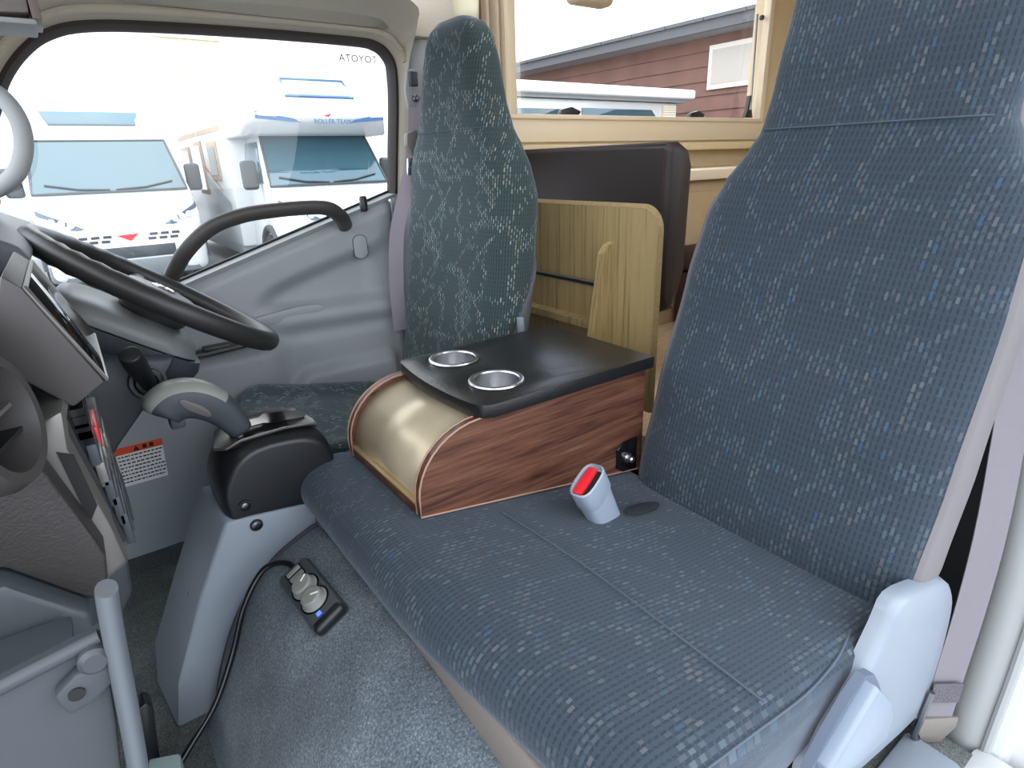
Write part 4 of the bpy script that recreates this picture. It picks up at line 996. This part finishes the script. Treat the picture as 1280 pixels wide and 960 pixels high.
# sun visor arm bracket at the roof
vs_ = thing('visor_bracket', (0.0, 1.25, 1.19), 'grey visor bracket with a screw under the headliner', 'bracket')
obj('bracket_body', MB().loft([[(-0.10, y, 1.216), (0.030, y, 1.224), (0.034, y, 1.275), (-0.10, y, 1.275)] for y in (1.22, 1.32)]), 'vinyl_grey', vs_, bevel=0.003)
obj('bracket_lip', MB().box((-0.10, 1.215, 1.208), (0.036, 1.325, 1.216)), 'pillar_grey', vs_, bevel=0.003)
obj('end_plate', MB().box((0.032, 1.215, 1.216), (0.044, 1.325, 1.36)), mat('bracket_brown', '#6c5f58', 0.5), vs_, bevel=0.002)
obj('bracket_screw', MB().lathe([(0.006, 0), (0.006, 0.003), (0, 0.004)], frame((0.016, 1.22, 1.250), (0, -1, 0)), 12), 'steel_dark', vs_)
# small things at the lower left
tag(obj('mint_tray', MB().prism([(-0.083, 0.826, FLOOR), (-0.044, 0.808, FLOOR), (-0.052, 0.70, FLOOR), (-0.10, 0.72, FLOOR)], (0, 0, 0.09)), 'mint_plastic', bevel=0.004), 'pale mint plastic box at the end of the remote cable', 'box')
tag(obj('floor_bracket', MB().prism([(-0.100, 0.86, FLOOR), (-0.078, 0.86, FLOOR), (-0.061, 0.86, 0.255), (-0.068, 0.86, 0.266), (-0.080, 0.86, 0.262)], (0, 0.03, 0)), 'black_plastic', bevel=0.003), 'small black upright bracket on the floor beside glove box', 'bracket')

# ================================================================== CAMPER LIVING AREA
tag(obj('floor_rear', MB().box((1.07, 0.22, 0.28), (3.6, 1.90, 0.33)), FLOORW), 'pale wooden floor of the camper behind the seats', 'floor', kind='structure')
wx0, wx1, wz0, wz1 = 1.405, 2.925, 1.155, 1.78
ww = thing('wall_camper_right', (2.2, 1.92, 0.3), 'cream camper side wall with a large window', 'wall', kind='structure')
obj('wall_below', MB().box((1.0, 1.90, 0.3), (3.6, 1.96, wz0)), 'cream_wall', ww)
obj('wall_above', MB().box((1.0, 1.90, wz1), (3.6, 1.96, 2.1)), 'cream_wall', ww)
obj('wall_panel', MB().box((1.0, 1.90, wz0), (wx0, 1.96, wz1)), 'cream_wall', ww)
obj('wall_panel', MB().box((wx1, 1.90, wz0), (3.6, 1.96, wz1)), 'cream_wall', ww)
wd = thing('window_1', (2.16, 1.9, wz0), 'camper side window with acrylic pane and black stays', 'window', kind='structure')
obj('frame_sill', MB().box((wx0 - 0.03, 1.872, wz0 - 0.012), (wx1 + 0.03, 1.91, wz0 + 0.004)), 'cream_frame', wd, bevel=0.003)
obj('frame_post', MB().box((wx1 - 0.006, 1.872, wz0), (wx1 + 0.03, 1.91, wz1)), 'cream_frame', wd, bevel=0.003)
obj('frame_post', MB().box((wx0 - 0.03, 1.872, wz0), (wx0 + 0.004, 1.91, wz1)), 'cream_frame', wd, bevel=0.003)
obj('frame_head', MB().box((wx0 - 0.03, 1.872, wz1), (wx1 + 0.03, 1.91, wz1 + 0.03)), 'cream_frame', wd, bevel=0.003)
obj('pane', MB().box((wx0, 1.945, wz0), (wx1, 1.947, wz1)), GLASS2, wd, smooth=False)
obj('stay_rod', MB().tube([(2.875, 1.90, 1.20), (2.90, 1.93, 1.62)], 0.006, n=8), 'steel_dark', wd)
obj('stay_foot', MB().prism([(2.84, 1.90, 1.165), (2.905, 1.90, 1.165), (2.885, 1.90, 1.215), (2.875, 1.90, 1.265), (2.865, 1.90, 1.265), (2.855, 1.90, 1.20)], (0, 0.02, 0)), 'black_plastic', wd, bevel=0.002)
obj('stay_ball', MB().lathe([(0, -0.012), (0.010, -0.008), (0.012, 0), (0.010, 0.008), (0, 0.012)], frame((2.895, 1.90, 1.60), (0, 0, 1)), 12), 'black_plastic', wd)
for xx in (1.64, 2.42):
    obj('window_latch', MB().prism([(xx, 1.905, 1.162), (xx + 0.10, 1.905, 1.162), (xx + 0.11, 1.905, 1.175), (xx + 0.06, 1.905, 1.19), (xx + 0.01, 1.905, 1.18)], (0, 0.022, 0)), 'black_plastic', wd, bevel=0.003)
obj('trim_1', MB().box((1.0, 1.885, 1.062), (3.6, 1.90, 1.145)), 'cream_frame', None, bevel=0.004)
tag(bpy.data.objects['trim_1'], 'cream moulded band below the camper window', 'trim', kind='structure')
obj('trim_2', MB().box((1.0, 1.80, 1.02), (3.6, 1.90, 1.05)), 'cream_wall', None, bevel=0.006)
tag(bpy.data.objects['trim_2'], 'narrow cream shelf ledge under the camper window', 'trim', kind='structure')
obj('trim_3', MB().box((1.5, 1.55, 0.905), (3.6, 1.90, 0.945)), 'cream_frame', None, bevel=0.006)
tag(bpy.data.objects['trim_3'], 'lower cream worktop ledge behind the black backrest', 'trim', kind='structure')
cb = thing('camper_cabinet', (2.5, 1.75, 0.33), 'beige cabinet under the ledge behind the passenger backrest', 'cabinet')
obj('cabinet_body', MB().box((1.75, 1.60, 0.33), (3.3, 1.895, 0.904)), mat('cabinet_beige', '#b49c79', 0.6, var=0.05, vscale=10), cb, bevel=0.003)
obj('cabinet_door', MB().box((1.85, 1.588, 0.40), (2.5, 1.60, 0.86)), 'cabinet_beige', cb, bevel=0.003)
obj('cabinet_door', MB().box((2.55, 1.588, 0.40), (3.2, 1.60, 0.86)), 'cabinet_beige', cb, bevel=0.003)
rs = thing('dinette_bench', (2.2, 1.45, 0.33), 'brown leather dinette bench cushion beyond the black backrest', 'bench')
obj('bench_box', MB().box((1.98, 1.15, 0.331), (2.7, 1.58, 0.56)), 'leather_brown', rs, bevel=0.02)
obj('bench_pad', MB().box((1.96, 1.14, 0.56), (2.7, 1.58, 0.66)), 'leather_brown', rs, bevel=0.03, seg=3)
tag(obj('wall_rear', MB().box((3.6, 0.0, 0.3), (3.66, 1.96, 2.1)), 'cream_wall'), 'cream rear wall of the camper', 'wall', kind='structure')
tag(obj('ceiling_rear', MB().box((0.97, -0.05, 2.1), (3.66, 1.96, 2.16)), 'cream_wall'), 'cream ceiling of the camper living area', 'ceiling', kind='structure')
wc = thing('wall_camper_left', (2.2, 0.0, 0.3), 'cream camper wall behind the passenger seat', 'wall', kind='structure')
obj('wall_below', MB().box((1.16, -0.05, 0.3), (3.6, 0.0, 1.15)), 'cream_wall', wc)
obj('wall_above', MB().box((1.16, -0.05, 1.75), (3.6, 0.0, 2.1)), 'cream_wall', wc)
obj('wall_panel', MB().box((1.16, -0.05, 1.15), (1.5, 0.0, 1.75)), 'cream_wall', wc)
obj('wall_panel', MB().box((3.0, -0.05, 1.15), (3.6, 0.0, 1.75)), 'cream_wall', wc)
# curtain and valance behind the driver's headrest
cu_ = thing('beige_curtain', (1.2, 1.74, 1.0), 'beige pleated curtain hanging beside the camper window', 'curtain')
obj('curtain_cloth', MB().grid(lambda u, v: (1.02 + 0.24*u, 1.73 + 0.022*sin(u*2*pi*5.5) + 0.01*sin(u*9), 1.0 + v*0.75), 66, 6), 'curtain_beige', cu_, ang=80, solid=0.002)
obj('curtain_strap', MB().box((1.135, 1.695, 1.37), (1.148, 1.705, 1.50)), mat('strap_brown', '#5c3b22', 0.7), cu_)
vl = thing('cream_valance', (0.98, 1.6, 1.30), 'cream folded blind cloth hanging above the driver headrest', 'blind')
obj('valance_cloth', MB().grid(lambda u, v: (0.905 + 0.20*u, 1.66 + 0.012*sin(u*11) - 0.02*v, 1.372 + 0.005*sin(u*7) + v*0.16), 30, 4), 'cream_cloth', vl, solid=0.004, ang=80)
obj('valance_cloth', MB().grid(lambda u, v: (0.965 + 0.13*u, 1.675 + 0.008*sin(u*13), 1.24 + v*0.20), 24, 4), 'cream_cloth', vl, solid=0.003, ang=80)
# lamp at the top of the window
lp_ = thing('reading_lamp', (1.9, 1.78, 1.55), 'beige rounded lamp with dark strap at top of camper window', 'lamp')
obj('lamp_body', MB().box((1.80, 1.72, 1.525), (1.98, 1.80, 1.60)), 'curtain_beige', lp_, bevel=0.025, seg=3)
obj('lamp_arm', MB().tube([(1.90, 1.76, 1.60), (1.90, 1.80, 1.9), (1.90, 1.895, 1.95)], 0.012, n=10), 'curtain_beige', lp_)
obj('dark_strap', MB().prism([(1.70, 1.74, 1.60), (1.73, 1.74, 1.60), (1.68, 1.74, 1.525), (1.665, 1.74, 1.53)], (0, 0.004, 0)), 'rubber_black', lp_)

for o_ in lp_.children: o_.location.x -= 0.24; o_.location.z -= 0.03
# ================================================================== OUTSIDE
GZ = -0.60
tag(obj('ground', MB().box((-60, -60, GZ - 0.1), (60, 60, GZ)), 'asphalt'), 'grey asphalt yard outside the truck', 'ground', kind='structure')

def wheel(root, x, y, z, side, r=0.34):
    M_ = frame((x, y, z), (side, 0, 0), (0, 1, 0))
    w = obj('wheel', MB().lathe([(r*0.62, -0.10), (r, -0.09), (r, 0.09), (r*0.62, 0.10)], M_, 28), 'tyre', root, bevel=0.012)
    obj('hubcap', MB().lathe([(r*0.62, 0.085), (r*0.58, 0.102), (r*0.3, 0.095), (r*0.2, 0.11), (0, 0.112)], M_, 24), 'hub_metal', w)

def cab_front(root, cx, yf, z0, hw=1.0):
    """cab nose of a parked motorhome: faces -Y; z0 = ground"""
    # (dy, top z, bottom z, half width)
    T = [(0.0, 0.86, 0.30, hw*0.80), (0.05, 0.98, 0.24, hw*0.93), (0.18, 1.10, 0.22, hw*0.985), (0.40, 1.22, 0.22, hw), (0.70, 1.34, 0.22, hw)]
    loops = []
    for dy, zt_, zb_, w in T:
        r = 0.10; L = []
        for sx, sz, a0 in ((1, 1, 0), (-1, 1, pi/2), (-1, -1, pi), (1, -1, 3*pi/2)):
            for k in range(5):
                a = a0 + (pi/2)*k/4; zc = zt_ - r if sz > 0 else zb_ + r
                L.append((cx + sx*(w - r) + r*cos(a), yf + dy, z0 + zc + r*sin(a)))
        loops.append(L)
    obj('bonnet', MB().loft(loops), 'body_white', root, ang=50)
    # cabin block with slanted windscreen opening
    zb_ = 1.32; zt_ = 2.10; yb = yf + 0.62; yt = yf + 1.20
    cbm = MB()
    prof = [(yf + 0.45, 0.24), (yf + 0.45, 1.18), (yb, zb_), (yt, zt_), (yf + 2.1, zt_ + 0.02), (yf + 2.1, 0.24)]
    loops = []
    for s, ind in ((-1, 0.0), (1, 0.0)):
        L = []
        for y, z in prof:
            nar = 0.13 * max(0, (z - 1.3) / 0.75)
            L.append((cx + s*(hw - nar), y, z0 + z))
        loops.append(L)
    cbm.loft(loops); obj('cabin', cbm, 'body_white', root, bevel=0.04, seg=3)
    n = Vector((0, -(zt_ - zb_), (yt - yb))).normalized()
    def ws(u, v, o=0.02):
        wdt = (0.95 - 0.10*v) * hw
        # rounded corners by pulling
        y = yb + (yt - yb)*(0.04 + 0.90*v); z = zb_ + (zt_ - zb_)*(0.04 + 0.90*v)
        return Vector((cx + (2*u - 1)*wdt, y + n.y*o, z0 + z + n.z*o))
    obj('windscreen', MB().grid(lambda u, v: ws(u, v), 12, 6), 'van_glass', root, ang=80)
    bd = [ws(i/12, 0, 0.02) for i in range(13)] + [ws(1, j/6, 0.02) for j in range(1, 7)] + [ws(1 - i/12, 1, 0.02) for i in range(1, 13)] + [ws(0, 1 - j/6, 0.02) for j in range(1, 6)]
    obj('windscreen_seal', MB().tube(bd, 0.018, n=6, closed=True), 'van_trim', root)
    for s in (-1, 1):
        pts = [ws(0.5 + s*0.02, 0.03, 0.035), ws(0.5 + s*0.22, 0.06, 0.035), ws(0.5 + s*0.42, 0.16, 0.035)]
        obj('wiper', MB().tube(pts, 0.012, n=6), 'van_trim', root)
        # headlamp
        hl = [(s*0.90, 0.16, 1.14), (s*0.97, 0.30, 1.19), (s*0.97, 0.26, 1.02), (s*0.86, 0.10, 0.93), (s*0.58, 0.02, 0.90), (s*0.48, 0.01, 0.92)]
        pts = [(cx + a*hw, yf + b - 0.022, z0 + c) for a, b, c in hl]
        h_ = obj('headlamp', MB().prism(pts, (0, 0.06, 0)), 'headlight', root, bevel=0.01)
        for q in (0.62, 0.72, 0.82):
            obj('lamp_bulb', MB().lathe([(0.045, 0), (0.045, 0.02), (0.02, 0.028), (0, 0.03)], frame((cx + s*q*hw, yf + 0.015 + 0.12*max(0, q - 0.6), z0 + 0.975 + (q - 0.62)*0.25), (0, -1, 0)), 16), 'body_white', h_)
        mr = obj('door_mirror', MB().box((cx + s*(hw + 0.02), yf + 0.92, z0 + 1.32), (cx + s*(hw + 0.24), yf + 1.04, z0 + 1.72)), 'van_trim', root, bevel=0.05, seg=3)
        obj('mirror_glass', MB().box((cx + s*(hw + 0.13) - 0.08, yf + 1.035, z0 + 1.37), (cx + s*(hw + 0.13) + 0.08, yf + 1.045, z0 + 1.67)), 'van_glass', mr)
        # side window
        sx = cx + s*(hw + 0.004)
        q_ = [(yb + 0.18, 1.40), (yt + 0.05, 1.98), (yf + 1.98, 1.98), (yf + 1.98, 1.40)]
        obj('side_window', MB().prism([(sx - s*0.13*max(0, (z - 1.3)/0.75), y, z0 + z) for y, z in q_], (s*0.012, 0, 0)), 'van_glass', root, bevel=0.02)
        wheel(root, cx + s*(hw - 0.06), yf + 0.85, z0 + 0.34, s)
        ar = [(cx + s*(hw + 0.012), yf + 0.85 + 0.42*cos(a), z0 + 0.36 + 0.42*sin(a)) for a in [pi*i/14 for i in range(15)]]
        obj('wheel_arch', MB().tube(ar, 0.045, n=8), 'van_trim', root)
    # bumper, grille
    bmp = []
    for dx, dy in ((-1.0, 0.40), (-0.97, 0.14), (-0.80, 0.02), (-0.4, -0.035), (0.4, -0.035), (0.80, 0.02), (0.97, 0.14), (1.0, 0.40)):
        bmp.append([(cx + dx*hw*1.01, yf + dy, z0 + z) for z in (0.22, 0.46)] + [(cx + dx*hw*0.9, yf + dy + 0.10, z0 + z) for z in (0.46, 0.22)])
    obj('bumper', MB().loft(bmp), mat('bumper_grey', '#63686c', 0.6), root, bevel=0.02)
    obj('lower_grille', MB().box((cx - 0.55*hw, yf - 0.012, z0 + 0.48), (cx + 0.55*hw, yf + 0.06, z0 + 0.64)), 'van_trim', root, bevel=0.01)
    for i, zz in enumerate((0.73, 0.79)):
        for k in (-4, -3, -2, 2, 3, 4):
            obj('grille_slot', MB().box((cx + (k*0.14 + 0.03*i - 0.05)*hw, yf - 0.006, z0 + zz - 0.018), (cx + (k*0.14 + 0.03*i + 0.05)*hw, yf + 0.03, z0 + zz + 0.018)), 'van_trim', root)
    obj('red_emblem', MB().prism([(cx - 0.14, yf - 0.012, z0 + 0.80), (cx + 0.13, yf - 0.012, z0 + 0.81), (cx + 0.02, yf - 0.012, z0 + 0.72), (cx - 0.03, yf - 0.012, z0 + 0.74)], (0, 0.02, 0)), 'red_mark', root)

v1 = thing('campervan', (0.68, 11, GZ), 'white campervan with bonnet and headlamps facing the left door window', 'camper van')
cab_front(v1, 0.68, 10.0, GZ, 1.0)
obj('high_roof', MB().loft([[(0.68 + sx*w, y, GZ + z) for sx, z in ((-1, z0_), (1, z0_), (0.86, z1_), (-0.86, z1_))] for y, z0_, z1_, w in ((11.30, 2.05, 2.12, 0.86), (11.55, 2.05, 2.42, 0.95), (12.2, 2.05, 2.62, 1.0), (15.5, 2.05, 2.65, 1.0))]), 'body_white', v1, bevel=0.03)
obj('roof_window', MB().loft([[(0.68 + sx*w, y, GZ + z) for sx, z in ((-1, za), (1, za), (1, za + 0.03), (-1, za + 0.03))] for y, za, w in ((11.42, 2.28, 0.55), (11.58, 2.46, 0.62))]), 'van_glass', v1, bevel=0.01)
obj('van_body', MB().box((-0.32, 12.0, GZ + 0.3), (1.68, 15.5, GZ + 2.1)), 'body_white', v1, bevel=0.05)

v2 = thing('alcove_motorhome', (3.25, 11, GZ), 'white motorhome with overcab alcove and blue lettering outside door window', 'motorhome')
CX2, YF2 = 3.40, 8.6
cab_front(v2, CX2, YF2, GZ, 0.95)
ap = [(YF2 + 0.95, 2.05), (YF2 + 0.62, 2.20), (YF2 + 0.55, 2.35), (YF2 + 0.80, 2.70), (YF2 + 1.5, 3.02), (YF2 + 2.6, 3.10), (YF2 + 2.6, 2.05)]
apc = [(p.y, p.z) for p in catmull([(0, y, z) for y, z in ap[:-1]], 3)] + [ap[-1]]
obj('alcove', MB().loft([[(CX2 + s, y + (0.12 if abs(s) > 1.1 else 0), GZ + z) for y, z in apc] for s in (-1.12, -1.02, 0, 1.02, 1.12)]), 'body_white', v2, bevel=0.03, ang=50)
obj('alcove_window', MB().grid(lambda u, v: (CX2 - 0.46 + 0.92*u, YF2 + 0.66 + 0.28*v - 0.005, GZ + 2.56 + 0.23*v), 4, 3), 'van_grey', v2, solid=0.02)
obj('window_edge', MB().tube([(CX2 - 0.50, YF2 + 0.645, GZ + 2.55), (CX2 + 0.50, YF2 + 0.645, GZ + 2.55), (CX2 + 0.46, YF2 + 0.93, GZ + 2.80), (CX2 - 0.46, YF2 + 0.93, GZ + 2.80)], 0.02, n=6, closed=True), 'blue_mark', v2)
obj('living_body', MB().box((CX2 - 1.14, YF2 + 1.9, GZ + 0.42), (CX2 + 1.14, YF2 + 7.4, GZ + 3.08)), 'body_white', v2, bevel=0.05)
obj('lower_skirt', MB().box((CX2 - 1.13, YF2 + 2.0, GZ + 0.28), (CX2 + 1.13, YF2 + 7.2, GZ + 0.62)), 'van_grey', v2, bevel=0.03)
for (y0, y1, z0_, z1_) in ((YF2 + 2.5, YF2 + 3.2, 1.45, 2.05), (YF2 + 3.7, YF2 + 4.4, 1.2, 2.1), (YF2 + 4.9, YF2 + 5.8, 1.45, 2.05)):
    w_ = obj('side_window', MB().box((CX2 - 1.165, y0, GZ + z0_), (CX2 - 1.14, y1, GZ + z1_)), 'van_beige', v2, bevel=0.01)
    obj('pane', MB().box((CX2 - 1.172, y0 + 0.08, GZ + z0_ + 0.08), (CX2 - 1.164, y1 - 0.08, GZ + z1_ - 0.08)), 'van_glass', w_)
for (y0, z0_, y1, z1_) in ((YF2 + 2.1, 2.18, YF2 + 4.0, 2.26), (YF2 + 4.1, 2.18, YF2 + 6.0, 2.26)):
    obj('side_stripe', MB().box((CX2 - 1.148, y0, GZ + z0_), (CX2 - 1.14, y1, GZ + z1_)), 'van_beige', v2)
obj('side_swoosh', MB().prism([(CX2 - 1.148, YF2 + 2.2, GZ + 0.95), (CX2 - 1.148, YF2 + 4.2, GZ + 1.55), (CX2 - 1.148, YF2 + 4.2, GZ + 1.70), (CX2 - 1.148, YF2 + 2.2, GZ + 1.10)], (0.006, 0, 0)), 'van_grey', v2)
obj('red_swoosh', MB().prism([(CX2 - 1.148, YF2 + 2.6, GZ + 1.28), (CX2 - 1.148, YF2 + 4.0, GZ + 1.74), (CX2 - 1.148, YF2 + 4.0, GZ + 1.80)], (0.006, 0, 0)), 'red_mark', v2)
al_y = YF2 + 0.555
for s in (-1, 1):
    obj('alcove_stripe', MB().prism([(CX2 + s*0.98, al_y + 0.0, GZ + 2.34), (CX2 + s*0.98, al_y + 0.0, GZ + 2.25), (CX2 + s*0.36, al_y + 0.01, GZ + 2.20), (CX2 + s*0.46, al_y + 0.0, GZ + 2.25)], (0, -0.01, 0)), 'blue_mark', v2)
Mt2 = Matrix(((1, 0, 0, CX2 + 0.1), (0, 0, -1, al_y - 0.018), (0, 1, 0, GZ + 2.215), (0, 0, 0, 1)))
obj('alcove_lettering', text_mesh('ROLLER TEAM', 0.085, Mt2, 0.003, 1.05), 'blue_mark', v2, smooth=False)
obj('bird_emblem', MB().prism([(CX2 - 0.03, al_y - 0.012, GZ + 2.29), (CX2 + 0.10, al_y - 0.012, GZ + 2.33), (CX2 + 0.05, al_y - 0.012, GZ + 2.28)], (0, 0.02, 0)), 'red_mark', v2)

# white camper seen through the rear window
v3 = thing('white_camper_roof_van', (5.8, 6.8, GZ), 'white camper van with overhanging roof edge seen through the rear window', 'camper van')
obj('van_body', MB().box((4.0, 6.1, GZ + 0.3), (7.45, 8.0, GZ + 2.30)), 'body_white', v3, bevel=0.04)
obj('roof_edge', MB().box((3.9, 5.95, GZ + 2.34), (7.66, 8.1, GZ + 2.46)), 'outer_white', v3, bevel=0.03)
obj('roof_panel', MB().box((3.95, 6.05, GZ + 2.30), (7.6, 8.05, GZ + 2.36)), 'van_grey', v3)
obj('side_window', MB().prism([(5.6, 6.085, GZ + 2.20), (6.9, 6.085, GZ + 2.20), (7.1, 6.085, GZ + 2.02), (6.2, 6.085, GZ + 1.6), (5.6, 6.085, GZ + 1.6)], (0, 0.02, 0)), 'van_glass', v3, bevel=0.01)
obj('side_window', MB().box((4.2, 6.085, GZ + 1.6), (5.5, 6.1, GZ + 2.18)), 'van_glass', v3, bevel=0.01)
obj('vent_grille', MB().box((7.12, 6.08, GZ + 2.10), (7.40, 6.105, GZ + 2.26)), mat('grille_beige', '#c9bfa4', 0.7), v3)
for k in range(5):
    obj('grille_louvre', MB().box((7.13, 6.07, GZ + 2.115 + 0.03*k), (7.39, 6.082, GZ + 2.13 + 0.03*k)), 'house_white', v3)
wheel(v3, 4.7, 6.2, GZ + 0.34, -1); wheel(v3, 6.8, 6.2, GZ + 0.34, -1)

# brown weatherboard house
hs = thing('brown_house', (10.5, 9, GZ), 'brown weatherboard house with grey eaves seen through the rear window', 'house')
HX = 9.0; EZ = 2.78
obj('wall_block', MB().box((HX + 0.04, 2.5, GZ), (15, 18, EZ)), 'siding_brown', hs)
bd0 = None
pitch = 0.22
nb = int((EZ - GZ) / pitch)
for i in range(nb + 1):
    z = EZ - (i + 1) * pitch
    if bd0 is None:
        bd0 = obj('siding_board', MB().loft([[(HX - 0.012, y, z), (HX + 0.05, y, z), (HX + 0.05, y, z + pitch + 0.01), (HX + 0.016, y, z + pitch + 0.01)] for y in (2.5, 18)]), 'siding_brown', hs, smooth=False)
    else: child_copy(bd0, hs, (0, 0, -i * pitch))
obj('eave_fascia', MB().box((HX - 0.45, 2.2, EZ - 0.02), (HX - 0.40, 18.3, EZ + 0.14)), 'roof_grey', hs)
obj('eave_soffit', MB().box((HX - 0.42, 2.2, EZ - 0.02), (HX + 0.2, 18.3, EZ + 0.02)), mat('soffit_grey', '#8b8d93', 0.8), hs)
rt = None
for k in range(22):
    y = 2.2 + k * 0.73
    if rt is None: rt = obj('roof_tile', MB().prism([(HX - 0.50, y, EZ + 0.12), (HX - 0.50, y, EZ + 0.17), (13.0, y, EZ + 0.42), (13.0, y, EZ + 0.35)], (0, 0.71, 0)), 'roof_grey', hs, smooth=False)
    else: child_copy(rt, hs, (0, 0.73 * k, 0.0))
hw_ = obj('house_window', MB().box((HX - 0.06, 5.55, 1.98), (HX - 0.01, 6.75, 2.62)), 'house_white', hs, bevel=0.005)
obj('house_pane', MB().box((HX - 0.066, 5.62, 2.05), (HX - 0.055, 6.68, 2.55)), mat('pane_pale', '#a9a59c', 0.2), hw_)
# yellow brick house and a white neighbour behind the vans
def brick_mat():
    mt = bpy.data.materials.new('yellow_brick'); mt.use_nodes = True; nt = mt.node_tree; b = nt.nodes['Principled BSDF']
    tc = nt.nodes.new('ShaderNodeTexCoord'); mp = nt.nodes.new('ShaderNodeMapping'); mp.inputs['Rotation'].default_value = (pi/2, 0, 0)
    br_ = nt.nodes.new('ShaderNodeTexBrick'); br_.inputs['Scale'].default_value = 2.2
    br_.inputs['Color1'].default_value = lin('#e2d6ba'); br_.inputs['Color2'].default_value = lin('#e8dec6'); br_.inputs['Mortar'].default_value = lin('#d2c4a4')
    nt.links.new(tc.outputs['Object'], mp.inputs['Vector']); nt.links.new(mp.outputs['Vector'], br_.inputs['Vector']); nt.links.new(br_.outputs['Color'], b.inputs['Base Color'])
    b.inputs['Roughness'].default_value = 0.9; MATS['yellow_brick'] = mt
brick_mat()
yb_ = thing('yellow_brick_house', (4.2, 25, GZ), 'yellow brick house front with white drainpipe behind the motorhomes', 'house')
obj('brick_wall', MB().box((3.65, 24, GZ), (5.6, 30, 6.6)), 'yellow_brick', yb_)
obj('white_band', MB().box((3.6, 23.9, 5.05), (5.65, 24.0, 5.25)), 'house_white', yb_)
obj('white_wing', MB().box((5.6, 24.2, GZ), (12, 30, 7.5)), 'house_white', yb_)
obj('white_wing', MB().box((1.8, 24.6, GZ), (3.65, 30, 7.5)), 'house_white', yb_)
obj('drainpipe', MB().tube([(3.95, 23.9, 4.5), (3.95, 23.85, 4.2), (4.2, 23.8, 3.95), (4.35, 23.8, 3.9), (4.35, 23.8, -0.5)], 0.07, n=8), 'house_white', yb_)
